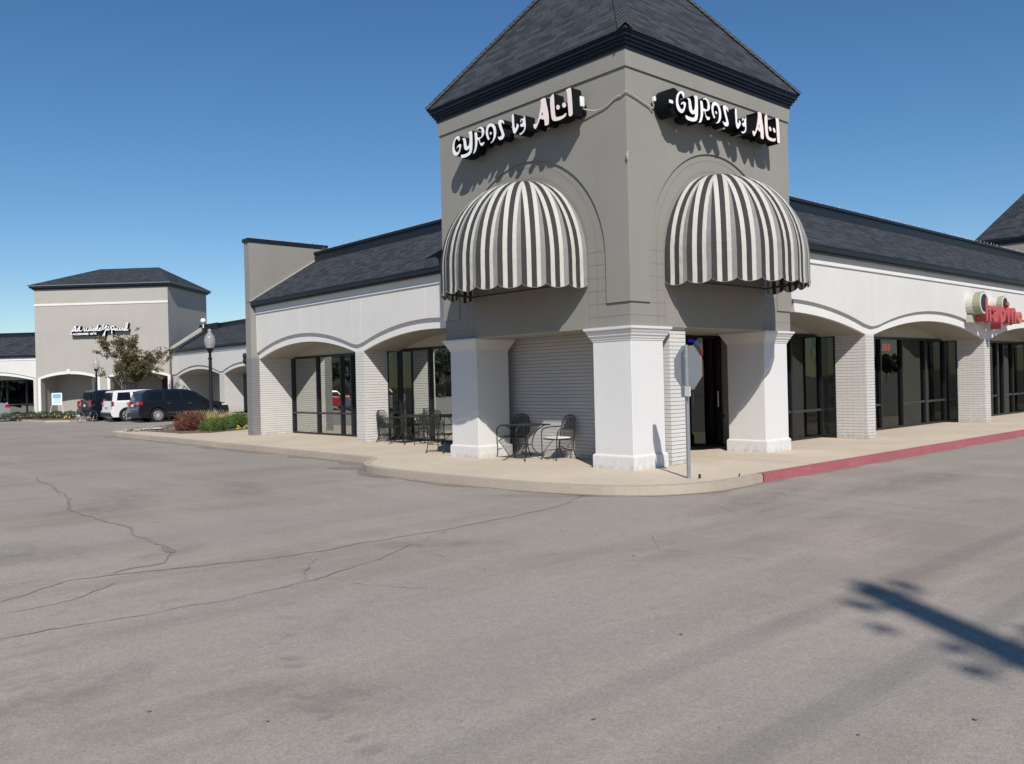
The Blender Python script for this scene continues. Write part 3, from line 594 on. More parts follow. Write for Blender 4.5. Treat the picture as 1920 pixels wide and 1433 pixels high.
    # band under the cornice
plain('joint_grey',(.19,.178,.158),.9)
skin(lambda u,d,z:(d,u,z),0); skin(lambda u,d,z:(u,d,z),1)
m=MB(); m.box(-.03,Tt+.03,-.03,Tt+.03,7.16,Ht); m.build('cornice_band','grey_stucco_proud',TW)
# black stepped cornice
m=MB()
for z0,z1,e in ((7.461,7.53,.05),(7.53,7.585,.085),(7.585,7.64,.12),(7.64,7.70,.155),(7.70,7.735,.175)): m.box(-e,Tt+e,-e,Tt+e,z0,z1)
m.build('cornice','black_trim',TW)
e=.20; ap=(Tt/2,Tt/2,11.56)
m=MB(); cs=[(-e,-e),(Tt+e,-e),(Tt+e,Tt+e),(-e,Tt+e)]
for i in range(4):
    a=cs[i]; b=cs[(i+1)%4]; m.face([(a[0],a[1],7.765),(b[0],b[1],7.765),ap]); m.face([(a[0],a[1],7.735),(b[0],b[1],7.735),(b[0],b[1],7.765),(a[0],a[1],7.765)])
m.face([(c_[0],c_[1],7.735) for c_ in cs]); rf=m.build('roof','shingle',TW)
# hip caps: overlapping folded shingles
for i in range(4):
    c_=Vector((cs[i][0],cs[i][1],7.765)); A=Vector(ap); d=(A-c_).normalized(); L=(A-c_).length
    sgn=Vector((1 if i in(1,2) else -1,1 if i in(2,3) else -1,0)); side=d.cross(Vector((0,0,1))).normalized(); up=side.cross(d).normalized()
    if up.z<0: up=-up
    m=MB(); t=0
    while t<L-.15:
        p=c_+d*t; q=c_+d*(t+.16); wd=.13; dr=.075
        a=[p+side*wd-up*dr+up*.028,p+up*.038+up*.028,p-side*wd-up*dr+up*.028]; b=[q+side*wd-up*dr+up*.012,q+up*.038+up*.012,q-side*wd-up*dr+up*.012]
        m.grid([a,b]); m.face([a[0],a[1],a[1]-up*.02,a[0]-up*.02]); m.face([a[1],a[2],a[2]-up*.02,a[1]-up*.02]); t+=.145
    m.build('hip_cap','cap_shingle',rf)
# soffit + beams
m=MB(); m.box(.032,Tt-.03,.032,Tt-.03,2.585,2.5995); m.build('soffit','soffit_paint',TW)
# columns
def column(cx_,cy_):
    x0,x1,y0,y1=cx_-.457,cx_+.457,cy_-.457,cy_+.457
    m=MB(); m.box(x0,x1,y0,y1,0.2,2.39); sh=m.build('column','column_white',TW,bevel=.006,seg=1)
    m=MB()
    m.box(x0-.035,x1+.035,y0-.035,y1+.035,0,.225)
    pr_=[(.035,.225),(.03,.245),(.012,.262),(0.0,.268)]
    b=m
    rows=[]
    for g,z in pr_: rows.append([(x0-g,y0-g,z),(x1+g,y0-g,z),(x1+g,y1+g,z),(x0-g,y1+g,z)])
    m.grid(rows,True); m.build('base','column_white',sh)
    m=MB(); rows=[]
    for g,z in [(0,2.33),(.012,2.335),(.016,2.365),(.03,2.375),(.034,2.40),(.06,2.43),(.066,2.455),(.095,2.50),(.10,2.525),(.125,2.54),(.127,2.583),(0,2.584)]:
        rows.append([(x0-g,y0-g,z),(x1+g,y0-g,z),(x1+g,y1+g,z),(x0-g,y1+g,z)])
    m.grid(rows,True); m.build('capital','column_white',sh)
for c_ in ((.545,.545),(.545,4.87),(4.87,.545)): column(*c_)
# brick shop walls under the tower
WX=1.25
m=MB(); m.box(WX,WX+.2,.46,5.4,0,2.58); m.build('brick_wall','shade_brick',TW)  # darker copy of the white brick, the wall's shade put into its colour
m=MB(); m.box(1.21,1.70,.10,.46,0,2.584); m.build('brick_wall','white_brick',TW)
m=MB(); m.box(1.44,1.70,.4605,1.8,0,2.5845); m.build('brick_wall','white_brick',TW)
storefront(TW,lambda s,d,z:(s,d,z),1.8,1.70,6.1,[2.9,4.0,5.2],doors=(1,2),head=2.6)
for m in PULLS: m.build('door_pull','chrome',TW)
m=MB(); m.box(5.42,5.48,1.52,4.5,0,2.6); m.box(1.46,6,5.0,5.1,0,2.6); m.build('partition','neutral_wall',TW)

# ---- second tower further right: same form
T2=thing('shop_tower','far grey tower with dark pyramid roof showing above the right wing roof','building',(32,0,0))
m=MB(); X0=32.0
m.box(X0,X0+Tt,-.05,Tt,4.6,7.46); m.build('wall','grey_stucco',T2)
m=MB()
for z0,z1,e_ in ((7.461,7.55,.06),(7.55,7.64,.12),(7.64,7.735,.175)): m.box(X0-e_,X0+Tt+e_,-e_-.05,Tt+e_,z0,z1)
m.build('cornice','black_trim',T2)
m=MB(); cs2=[(X0-e,-e-.05),(X0+Tt+e,-e-.05),(X0+Tt+e,Tt+e),(X0-e,Tt+e)]; ap2=(X0+Tt/2,Tt/2,11.56)
for i in range(4):
    a=cs2[i]; b=cs2[(i+1)%4]; m.face([(a[0],a[1],7.736),(b[0],b[1],7.736),ap2])
m.build('roof','shingle',T2)

# ================================================================== FAR BUILDINGS
TK=lambda s,d,z:(12+d,s,z)
LK=thing('shop_wing','distant white arcaded wing behind the black lamp post, left of the grey gable','building',(12,49,0))
wing(LK,TK,[(38.2,39.2,1.5),(45.7,46.5,1.4),(53.95,55.0,2.58)],34,55.05,2.6,[(34,38.2),(39.2,45.7),(46.5,53.95)])
storefront(LK,TK,2.6,41.5,45.7,[43.5],doors=(0,1))
m=MB(); m.box(46.5,54,2.6,2.75,0,2.659,TK); m.build('shop_wall','taupe_stucco',LK)
m=MB(); m.box(46.52,48.3,2.45,2.59,0,2.655,TK); m.build('dark_door','frame_black',LK)
# hip roof cheek where link meets tower: white flashing line and parapet step
m=MB(); m.prism([(-.2,4.60),(-.2,4.78),(2.2,6.36),(2.4,6.36),(2.4,6.2)],54.4,54.75,lambda u,v,w_:TK(w_,u,v)); m.build('flashing','raceway',LK)
m=MB(); m.prism([(-.2,4.585),(-.2,4.66),(2.2,6.20),(2.2,6.12)],52.9,53.05,lambda u,v,w_:TK(w_,u,v)); m.build('roof_seam','black_trim',LK)
m=MB(); m.box(51.5,54.9,2.1,2.25,6.0,6.5,TK); m.build('roof_parapet','black_trim',LK)
# far tower, rotated 45 degrees. local frame: s along (-1,1)/r2 from the right corner, d inward (1,1)/r2
r2=2**.5; C0=(11.8,55.0)
TF=lambda s,d,z:(C0[0]+(-s+d)/r2,C0[1]+(s+d)/r2,z)
FT=thing('shop_tower','broad taupe store tower with low hipped roof and white cursive sign, left background','building',(8,59,0))
W=10.38; Dp=7.0; 
def arch_poly(a,b,rise): return arc(a,b,2.63,rise,16)
front=[(0,-.14),(0.12,-.14)]+[(.12,2.5)]+arch_poly(.12,4.59,.34)+[(4.59,-.14),(5.58,-.14)]+arch_poly(5.58,10.01,.34)+[(10.01,-.14),(W,-.14),(W,9.42),(0,9.42)]
m=MB(); m.prism(front,0,.5,lambda u,v,w_:TF(u,w_,v)); m.build('front_wall','taupe_stucco',FT)
m=MB()
for a,b in ((.12,4.59),(5.58,10.01)):
    inn=arch_poly(a,b,.34); out=arc(a-.21,b+.21,2.72,.46,16)
    poly=[(a-.21,-.14)]+out+[(b+.21,-.14),(b,-.14)]+inn[::-1]+[(a,-.14)]
    m.prism(poly,-.05,.0,lambda u,v,w_:TF(u,w_,v)); m.prism([((a+b)/2-.12,3.0),((a+b)/2+.12,3.0),((a+b)/2+.16,3.34),((a+b)/2-.16,3.34)],-.09,-.051,lambda u,v,w_:TF(u,w_,v))
m.build('arch_trim','trim_white',FT)
m=MB(); m.box(0,W,.501,Dp,3.3,9.42,TF); m.box(0,.3,.501,2.2,-.14,3.3,TF); m.box(W-.3,W,.501,2.2,-.14,3.3,TF); m.box(4.7,5.45,.501,2.2,-.14,3.3,TF); m.build('side_wall','taupe_stucco',FT)
m=MB(); m.box(.3,W-.3,2.2,2.4,-.14,3.3,TF); m.build('entry_wall','dark_taupe',FT) if 'dark_taupe' in MT else m.build('entry_wall','soffit_paint',FT)
m=MB(); m.box(-.02,W+.02,-.04,0,8.17,8.33,TF); m.build('string_course','trim_white',FT)
m=MB(); m.box(-.12,W+.12,-.12,Dp+.1,9.42,9.52,TF); m.box(-.25,W+.25,-.25,Dp+.25,9.52,9.66,TF); m.build('cornice','black_trim',FT)
m=MB(); m.box(-.33,W+.33,-.33,Dp+.33,9.661,9.72,TF); m.build('gutter','galv',FT)
ee=.36; bz=9.722; tz=11.35; rr=[(-ee,-ee),(W+ee,-ee),(W+ee,Dp+ee),(-ee,Dp+ee)]; tp=[(2.3,Dp/2),(W-3.3,Dp/2)]
m=MB(); q=[TF(a,b,bz) for a,b in rr]; t_=[TF(a,b,tz) for a,b in tp]
m.face([q[0],q[1],t_[1],t_[0]]); m.face([q[1],q[2],t_[1]]); m.face([q[2],q[3],t_[0],t_[1]]); m.face([q[3],q[0],t_[0]]); m.build('roof','shingle',FT)
# entry door with white surround
m=MB(); m.box(5.6,7.15,1.95,2.19,2.35,2.7,TF); m.box(6.95,7.15,2.0,2.19,-.14,2.35,TF); m.box(5.6,5.8,2.0,2.19,-.14,2.35,TF); m.box(5.8,6.95,2.08,2.19,1.98,2.12,TF); m.box(5.8,6.95,2.12,2.18,-.14,.9,TF); dr=m.build('entry_door','trim_white',FT)
m=MB(); m.box(5.8,6.95,2.1,2.18,2.12,2.34,TF); m.box(5.95,6.8,2.1,2.185,.9,1.97,TF); m.build('door_glass','dark_glass',dr)
m=MB(); m.box(.4,1.6,2.1,2.18,-.1,2.5,TF); m.build('panel','maroon',FT)
# left far wing parallel to the tower front
TG=lambda s,d,z:TF(W+s,1.3+d,z)
LG=thing('shop_wing','distant white arcaded wing with dark windows at the left picture edge','building',TF(W+6,1.3,0))
wing(LG,TG,[(0,1.1,1.4),(8.3,9.2,1.4),(16,17,1.4)],0,17,1.5,[(1.1,8.3),(9.2,16)])
storefront(LG,TG,1.5,1.1,8.3,[2.6,4.2,6.0]); storefront(LG,TG,1.5,9.2,16,[11,13,15])
# ================================================================== AWNINGS
def awning(Tm,label,loc):
    """Tm(u,d,z): u along wall centred 0, d outward, z"""
    a_=thing('awning',label,'awning',loc,'striped dome awnings on the corner tower')
    Ra=1.70; zk=3.86; zt=5.60; zb=3.44; N=12; gw=2*Ra*math.sin(math.pi/(2*N))
    prof=[(Ra,zb),(Ra,(zb+zk)/2),(Ra,zk)]+[(Ra*math.cos(t),zk+(zt-zk)*math.sin(t)) for t in [math.pi/2*i/14 for i in range(1,14)]]+[(.03,zt)]
    us=[0,.22,.41,.63,.80,1.0]; mats=[0,1,0,1,2]
    cv=MB(); vl=MB(); pp=MB()
    for g in range(N):
        p0=-math.pi/2+math.pi*g/N; p1=p0+math.pi/N
        def pt(u,r,z,sag=0):
            # u in metres from gore centre, chord of radius r
            w_=2*r*math.sin(math.pi/(2*N)); f=.5 if w_<1e-5 else min(1,max(0,u/w_+.5))
            A=(r*math.sin(p0),r*math.cos(p0)); B=(r*math.sin(p1),r*math.cos(p1))
            bow=-.018*math.sin(math.pi*f)*min(1,r)
            x=A[0]*(1-f)+B[0]*f; y=A[1]*(1-f)+B[1]*f; L=math.hypot(x,y) or 1
            return Tm(x*(1+bow/L),max(.004,y*(1+bow/L)),z)
        for j in range(5):
            ua=(us[j]-.5)*gw; ub=(us[j+1]-.5)*gw
            for i in range(len(prof)-1):
                (r0,z0),(r1,z1)=prof[i],prof[i+1]
                w1=r1/Ra*gw/2; w0=r0/Ra*gw/2
                if (ua>=w0 and ua>=w1) or (ub<=-w0 and ub<=-w1): continue
                cv.cur=mats[j]; cv.face([pt(ua,r0,z0),pt(ub,r0,z0),pt(ub,r1,z1),pt(ua,r1,z1)])
            # valance with scallop
            K=3
            for k in range(K):
                a=us[j]+(us[j+1]-us[j])*k/K; b=us[j]+(us[j+1]-us[j])*(k+1)/K
                dz=lambda t:.035+.075*math.sin(math.pi*t)**.6
                vl.cur=mats[j]
                vl.face([pt((a-.5)*gw,Ra+.006,zb+.002),pt((b-.5)*gw,Ra+.006,zb+.002),pt((b-.5)*gw,Ra+.006,zb-dz(b)),pt((a-.5)*gw,Ra+.006,zb-dz(a))])
                pp.tube([pt((a-.5)*gw,Ra+.008,zb-dz(a)),pt((b-.5)*gw,Ra+.008,zb-dz(b))],.005,4)
    ms=['canvas_dark','canvas_light','canvas_grey']
    c=cv.build('canopy',ms,a_,merge=True); 
    v_=vl.build('valance',ms,a_,merge=True)
    pp.build('piping','canvas_grey',v_)
    m=MB()
    ring=[Tm((Ra-.075)*math.sin(t),max(.02,(Ra-.075)*math.cos(t)),zb+.02) for t in [-math.pi/2+math.pi*i/24 for i in range(25)]]
    m.tube(ring,.014,6)
    for z_ in (zb+.02,):
        m.tube([Tm(-Ra+.03,.02,z_),Tm(Ra-.03,.02,z_)],.014,6)
    for t in (-.55,0,.55):
        m.tube([Tm(max(.02,r-.08)*math.sin(t),max(.02,max(.02,r-.08)*math.cos(t)),z-.03) for r,z in prof[:-1]],.012,6)
    m.tube([Tm(-Ra+.05,.03,zb+.02),Tm(-Ra*.55,Ra*.78,zb+.02)],.012,6); m.tube([Tm(Ra-.05,.03,zb+.02),Tm(Ra*.55,Ra*.78,zb+.02)],.012,6)
    m.build('frame','plastic_black',a_)
    return a_
awning(lambda u,d,z:(-.002-d,2.71-u,z),'striped dome awning on the left face of the corner tower, above the patio table',(0,2.71,3.4))
awning(lambda u,d,z:(2.71+u,-.002-d,z),'striped dome awning on the right face of the corner tower, above the stop sign',(2.71,0,3.4))

# ================================================================== SIGNS
def textmesh(s,size,extr,T,name,mats,parent,sx=1,bold=0):
    cu=bpy.data.curves.new(name,'FONT'); cu.body=s; cu.size=size; cu.extrude=extr/2; cu.offset=bold; cu.resolution_u=3
    o=bpy.data.objects.new(name,cu); COL.objects.link(o); bpy.context.view_layer.update()
    me=bpy.data.meshes.new_from_object(o.evaluated_get(bpy.context.evaluated_depsgraph_get()))
    bpy.data.objects.remove(o); off=parent_off(parent)
    for v in me.vertices: v.co=Vector(T(v.co.x*sx,v.co.y,v.co.z))-off
    me.materials.clear()
    for k in mats: me.materials.append(MT[k])
    me.name=name; q=bpy.data.objects.new(name,me); COL.objects.link(q); q.parent=parent
    if len(mats)>1:
        for p in me.polygons: p.material_index=0
    return q
def inset(poly,d):
    A=sum(a[0]*b[1]-b[0]*a[1] for a,b in zip(poly,poly[1:]+poly[:1])); sg=1 if A>0 else -1
    out=[]; n=len(poly)
    for i in range(n):
        a=Vector(poly[i-1]); b=Vector(poly[i]); c=Vector(poly[(i+1)%n]); t=(c-a)
        if t.length<1e-6: out.append(poly[i]); continue
        t.normalize(); nn=Vector((-t.y,t.x))*sg; out.append(tuple(b+nn*d))
    return out
def gyro_sign(Tm,label,loc,shift,scale,dash,group):
    s=thing('shop_sign',label,'sign',loc,group)
    D=.42
    for k,poly in LETTERS.items():
        if k=='Ahole': continue
        holes=[[(shift+scale*u,z) for u,z in LETTERS['Ahole']]] if k=='A' else []
        P=smoothpoly([(shift+scale*u,z) for u,z in poly],1)
        warm=k in('A','L','I','dot1','dot2')
        m=MB(); m.prism(P,.16,D-.004,lambda u,v,w_:Tm(u,w_,v),[smoothpoly(h,1) for h in holes]); L=m.build('letter' if not k.startswith('dot') else 'letter_dot','letter_side',s)
        m=MB(); m.prism(inset(P,.008),D-.012,D+.002,lambda u,v,w_:Tm(u,w_,v),[smoothpoly(h,1) for h in holes]); m.build('letter_face','letter_face_warm' if warm else 'letter_face',L)
    if dash:
        m=MB(); m.box(.70,.80,D-.01,D+.002,6.545,6.60,Tm); m.build('dash_mark','letter_face',s)
        m=MB(); m.prism([(.93+.19*math.cos(t),6.62+.25*math.sin(t)) for t in [2*math.pi*i/24 for i in range(24)]],.05,.36,lambda u,v,w_:Tm(u,w_,v)); m.build('drum','letter_side',s)
    m=MB()
    f=lambda u:shift+scale*u
    m.box(f(1.02),f(2.62),.0,.16,6.55,6.71,Tm); m.box(f(2.9),f(4.48),.0,.16,6.52,6.70,Tm); m.build('raceway','letter_side',s)
    m=MB(); m.box(f(2.66),f(2.9),.01,.17,6.50,6.66,Tm); m.box(f(3.30),f(3.55),.01,.19,6.50,6.69,Tm); m.build('junction_box','raceway',s)
    return s
gyro_sign(lambda u,d,z:(-d,5.42-u,z),'white channel-letter sign reading GYROS by ALI on the left face of the tower',(0,2.7,6.3),0,1.0,False,'gyros signs on the corner tower')
gyro_sign(lambda u,d,z:(u,-d,z),'white channel-letter sign reading GYROS by ALI on the tower right face, dash before it',(2.6,0,6.3),-.082,.985,True,'gyros signs on the corner tower')
# cable and little white flood boxes between the signs
cb=thing('sign_cable','sagging grey cable wrapped round the tower corner between the two letter signs','cable',(0,0,6.6))
m=MB(); pts=[(-.16,1.0,6.66),(-.10,.86,6.585),(-.035,.66,6.53),(-.03,.42,6.56),(-.03,.22,6.65),(-.028,.08,6.66),(-.035,-.012,6.70),(-.012,-.035,6.70),(.2,-.03,6.66),(.45,-.03,6.60),(.62,-.035,6.56),(.68,-.06,6.53),(.66,-.10,6.60)]
P3=[Vector(q) for q in pts]; sp=[]
for i in range(len(P3)-1):
    a=P3[max(i-1,0)];b=P3[i];c=P3[i+1];d=P3[min(i+2,len(P3)-1)]
    for k in range(5):
        t=k/5; sp.append(.5*((2*b)+(c-a)*t+(2*a-5*b+4*c-d)*t*t+(3*b-a-3*c+d)*t**3))
m.tube(sp,.014,6); m.build('cable','raceway',cb)
m=MB(); m.box(-.22,-.12,.87,.93,6.63,6.82); m.build('junction_box','box_white',cb,bevel=.01,seg=1)
m=MB(); m.box(.65,.70,-.13,-.06,6.64,6.73); m.build('junction_box','box_white',cb,bevel=.01,seg=1)
m=MB(); m.tube([(-.035,-.034,5.5),(-.035,-.034,5.64)],.012,6); m.box(-.05,-.02,-.05,-.02,5.54,5.60); m.build('bracket','raceway',cb)

# red restaurant sign on the right wing
hs=thing('shop_sign','faded red restaurant letter sign with two green-grey drums on the right wing fascia','sign',(17,0,3.4))
Th=lambda u,d,z:(u,-d,z)
def drum(cx_,cz,r,d0,d1):
    m=MB(); m.lathe([(0,-d0),(r,-d0),(r,-(d0+.2)),(r*.97,-(d0+.21)),(r*.97,-d1),(r*.86,-d1-.004),(0,-d1-.004)],(cx_,0,cz),20,'y')
    q=m.build('drum','drum_white' ,hs); m=MB(); m.lathe([(r*1.01,-d0-.22),(r*1.02,-d0-.24),(r*1.02,-d1+.01)],(cx_,0,cz),20,'y'); m.build('drum_rim','drum_green',q)
    m=MB(); m.lathe([(0,-d1-.012),(r*.8,-d1-.012),(r*.8,-d1-.006)],(cx_,0,cz),16,'y'); m.build('drum_face','plastic_black',q)
    return q
drum(15.50,3.62,.33,0,.42); drum(17.35,3.66,.25,0,.38)
m=MB(); m.box(15.25,18.7,0,.14,3.06,3.28,Th); m.build('raceway','raceway',hs)
xx=15.55
for i,(ch,sz,mm) in enumerate((('h',.90,'red_plastic'),('a',.90,'red_plastic'),('p',.90,'red_plastic'),('i',.90,'red_plastic'),('n',.90,'red_plastic'),('o',.68,'red_faded'))):
    x0=xx; textmesh(ch,sz,.30,lambda x,y,z,x0=x0:(x0+x,-.30-z,3.12+y),'letter',[mm],hs,.98,.03); xx+={'h':.60,'a':.58,'p':.62,'i':.33,'n':.60,'o':.5}[ch]

# far cursive sign
fs=thing('shop_sign','white cursive lettering over small capitals on black backing, on the distant taupe tower','sign',TF(5,0,6.1))
m=MB(); k=MB()
for st in SCRIPT:
    P=cr([Vector(q) for q in st],5)
    m.tube([TF(u,-.37,z) for u,z in P],.036,5)
    k.grid([[TF(u-.02,-.34,z+.012) for u,z in P],[TF(u-.02,-.02,z+.012) for u,z in P]]); k.grid([[TF(u+.04,-.34,z-.03) for u,z in P],[TF(u+.04,-.02,z-.03) for u,z in P]])
m.build('script_letters','letter_face',fs); k.build('letter_returns','letter_side',fs)
m=MB(); m.box(4.85,7.35,-.3,0,5.82,6.10,TF); m.box(2.95,4.86,-.2,0,6.12,6.26,TF); m.build('backing_box','letter_side',fs)
textmesh('ACCESSORIES  GIFTS',.20,.03,lambda x,y,z:TF(7.25-x,-.315-z,5.885+y),'small_capitals',['letter_face'],fs,1.0,.006)

# neon in windows
ns=thing('neon_sign','small pink-red neon word sign in the window of the second right-wing bay','neon sign',(13.4,1.56,2.3))
textmesh('SUSHI',.30,.02,lambda x,y,z:(12.98+x,1.60-z,2.28+y),'neon_letters',['neon_red'],ns,1.0,.006)
no=thing('neon_sign','oval blue and red neon sign in the tower window behind the stop sign','neon sign',(4.3,1.9,2.2))
m=MB(); 
def oval(rx,rz,t0,t1): return [(4.28+rx*math.cos(t),1.90,2.22+rz*math.sin(t)) for t in [t0+(t1-t0)*i/24 for i in range(25)]]
m.tube(oval(.48,.27,R(40),R(200)),.022,6); m.tube(oval(.44,.235,R(40),R(200)),.018,6); m.build('blue_tube','neon_blue',no)
m=MB(); m.tube(oval(.48,.27,R(-160),R(38)),.02,6); m.build('red_tube','neon_red',no)
textmesh('OPEN',.22,.02,lambda x,y,z:(3.96+x,1.90-z,2.14+y),'neon_letters',['neon_red'],no,1.0,.004)
m=MB(); m.tube([(4.28,1.91,2.49),(4.28,1.91,2.58)],.006,5); m.build('hanger','wire',no)

# ================================================================== STOP SIGN (from behind)
ss=thing('stop_sign','octagonal traffic sign seen from its grey back, on a galvanised post at the kerb','traffic sign',(-.26,-1.35,0))
az=R(164.6); nb=Vector((math.cos(az),math.sin(az),0)); sd=Vector((-math.sin(az),math.cos(az),0))
def S3(u,d,z): q=Vector((-.26,-1.35,0))+sd*u+nb*d; return (q.x,q.y,z)
oc=[(.385*math.cos(R(22.5+45*i)),1.80+.385*math.sin(R(22.5+45*i))) for i in range(8)]
m=MB(); m.prism(oc,-.042,-.039,lambda u,v,w_:S3(u,w_,v)); pl=m.build('sign_plate','sign_back',ss)
m=MB(); m.prism(oc,-.0455,-.0425,lambda u,v,w_:S3(u,w_,v)); m.build('sign_front','tail_red',pl)
textmesh('STOP',.27,.002,lambda x,y,z:S3(.30-x,-.047-z,1.70+y),'sign_text',['letter_face'],pl,1.0,.006)
m=MB(); m.box(-.027,.027,-.038,.014,-.1,2.17,S3); m.build('post','galv',ss,bevel=.006,seg=1)
m=MB(); m.box(-.11,.03,.016,.022,1.32,1.52,S3); m.build('tag_plate','galv',ss)
m=MB(); m.box(.0,.15,.024,.04,1.33,1.50,S3); m.build('reflector','box_white',ss,bevel=.02,seg=2)
m=MB(); 
for z_ in (1.62,1.98): m.tube([S3(0,.012,z_),S3(0,.024,z_)],.012,8)
m.build('bolt','chrome',ss)
m=MB(); m.tube([(-.16,-1.50,0),(-.16,-1.50,.07)],.02,7); m.tube([(.42,-1.86,0),(.43,-1.86,.05)],.012,6); struct(m.build('kerb_debris','plastic_black'))

# ================================================================== PATIO FURNITURE
def chair():
    c=thing('patio_chair','x','chair')
    r=.0115; m=MB()
    # local: facing +x, seat centre at origin
    hoop=[(-.24,-.235,.40),(-.27,-.245,.60),(-.30,-.225,.76),(-.33,-.15,.87),(-.345,0,.905),(-.33,.15,.87),(-.30,.225,.76),(-.27,.245,.60),(-.24,.235,.40)]
    m.tube([Vector(q) for q in cr3(hoop)],r,7); 
    m.build('back_frame','iron',c)
    m=MB(); rows=[]
    for t in [i/8 for i in range(9)]:
        z=.44+.44*t; w_=.225*math.sqrt(max(0,1-max(0,(t-.45)/.56)**2)) ; x=-.245-.10*t
        rows.append([(x-.015*(1-(2*k/6-1)**2),-w_+2*w_*k/6,z) for k in range(7)])
    m.grid(rows); m.build('back_mesh','metal_mesh',c,smooth=True,recalc=False)
    m=MB(); m.tube(cr3([(.22,-.21,.43),(.235,0,.43),(.22,.21,.43),(0,.235,.425),(-.23,.20,.425),(-.24,0,.425),(-.23,-.20,.425),(0,-.235,.425),(.22,-.21,.43)]),r,7); sf=m.build('seat_frame','iron',c)
    m=MB(); m.grid([[(-.23+.45*i/6,-.21+.42*k/6,.422-.012*math.sin(math.pi*i/6)) for k in range(7)] for i in range(7)]); m.build('seat_mesh','metal_mesh',c,smooth=True,recalc=False)
    for sy in (-1,1):
        m=MB(); m.tube(cr3([(-.29,sy*.24,.66),(-.15,sy*.285,.665),(.08,sy*.29,.66),(.2,sy*.28,.60),(.225,sy*.265,.43),(.23,sy*.25,.15),(.245,sy*.255,0)]),r,7); m.build('arm',"iron",c)
        m=MB(); m.tube(cr3([(-.24,sy*.235,.44),(-.22,sy*.235,.25),(-.27,sy*.24,.08),(-.33,sy*.24,0)]),r,7); m.build('leg','iron',c)
    m=MB(); m.tube([(.235,-.25,.16),(-.23,-.237,.2),(-.23,.237,.2),(.235,.25,.16)],.007,6); m.build('stretcher','iron',c)
    return c
def cr3(pts,n=4):
    P=[Vector(p) for p in pts]; out=[]
    for i in range(len(P)-1):
        a=P[max(i-1,0)];b=P[i];c=P[i+1];d=P[min(i+2,len(P)-1)]
        for k in range(n):
            t=k/n; out.append(.5*((2*b)+(c-a)*t+(2*a-5*b+4*c-d)*t*t+(3*b-a-3*c+d)*t**3))
    out.append(P[-1]); return out
GRP='wrought iron patio chairs'
ch0=chair(); CH=[((.85,4.15,0),R(188),'dark iron armchair against the shaded brick wall, nearer the left column'),
 ((.85,2.75,0),R(172),'dark iron armchair with a pale cushion against the shaded brick wall, nearer the corner column'),
 ((1.9,10.55,0),R(-72),'left-most iron armchair at the far patio table, beside the brick pier'),
 ((2.08,10.78,0),R(-76),'iron armchair tucked close behind the left-most one at the far patio table'),
 ((1.95,8.85,0),R(112),'iron armchair in shade on the right side of the far patio table'),
 ((.55,6.35,0),R(20),'lone iron armchair just left of the left white column')]
for i,(l,rz,lab) in enumerate(CH):
    if i==0: ch0.location=l; ch0.rotation_euler.z=rz; ch0['label']=lab; ch0['group']=GRP; c=ch0
    else: c=dup(ch0,l,rz,lab,GRP)
cu=MB(); cu.box(-.2,.2,-.2,.2,.43,.47); 
o=cu.build('seat_cushion','cushion',bevel=.018,seg=2); o.location=(.85,2.75,0); o.rotation_euler.z=R(172); tag(o,'thin pale seat cushion on the iron chair right of the near patio table','cushion')
def table(s_=.74):
    t=thing('patio_table','x','table'); h=s_/2
    m=MB(); m.box(-h,h,-h,h,.728,.736); m.build('tabletop','metal_mesh_dense',t)
    m=MB(); m.tube([(-h,-h,.73),(h,-h,.73),(h,h,.73),(-h,h,.73)],.013,6,closed=True); m.build('rim','iron',t)
    for sx in(-1,1):
        for sy in(-1,1):
            m=MB(); m.tube(cr3([(sx*h*.8,sy*h*.8,.72),(sx*h*.45,sy*h*.45,.60),(sx*.10,sy*.10,.38),(sx*.12,sy*.12,.22),(sx*h*.7,sy*h*.7,.05),(sx*h*.95,sy*h*.95,0)]),.011,7); m.build('leg','iron',t)
    m=MB(); m.tube([(.11*math.cos(a),.11*math.sin(a),.32) for a in [2*math.pi*i/14 for i in range(14)]],.008,6,closed=True); m.build('leg_ring','iron',t)
    return t
plain('metal_mesh_dense',(.06,.06,.062),.45,.5)
t1=table(); t1.location=(.42,3.28,0); t1['label']='square dark iron patio table in front of the shaded brick wall, between the tower columns'; t1['group']='square iron patio tables'
dup(t1,(1.75,9.55,0),R(3),'square dark iron patio table in front of the shop window, left of the left column','square iron patio tables')

# ================================================================== LAMP POSTS, SMALL WALL ITEMS
def lamppost():
    l=thing('lamp_post','x','street lamp')
    m=MB(); m.lathe([(.22,-.15),(.22,.10),(.19,.14),(.17,.35),(.12,.45),(.10,.6),(.085,.7),(.075,2.9),(.07,3.1),(.10,3.13),(.10,3.17),(.065,3.2),(.06,3.42),(.11,3.50),(.17,3.62),(.19,3.66)],n=14); m.build('pole','black_trim',l,smooth=True)
    m=MB(); m.lathe([(.17,3.66),(.21,3.78),(.245,3.92),(.25,4.05),(.215,4.22),(.14,4.33),(.085,4.40),(.075,4.46),(.10,4.50),(.085,4.55),(.04,4.58),(0,4.60)],n=18); g=m.build('globe','lamp_glass',l,smooth=True)
    m=MB()
    for z,r in ((3.85,.232),(3.98,.25),(4.11,.243)): m.tube([((r)*math.cos(a),(r)*math.sin(a),z) for a in [2*math.pi*i/18 for i in range(18)]],.006,4,closed=True)
    m.lathe([(.0,3.68),(.05,3.7),(.06,3.9),(.04,4.1),(0,4.12)],n=8); m.build('globe_ribs','lamp_glass',g)
    return l
lp=lamppost(); lp.location=(4.17,28.69,0); lp.scale=(1,1,.955); lp['label']='tall black lamp post with acorn glass globe rising from the shrubs'; lp['group']='black acorn lamp posts'
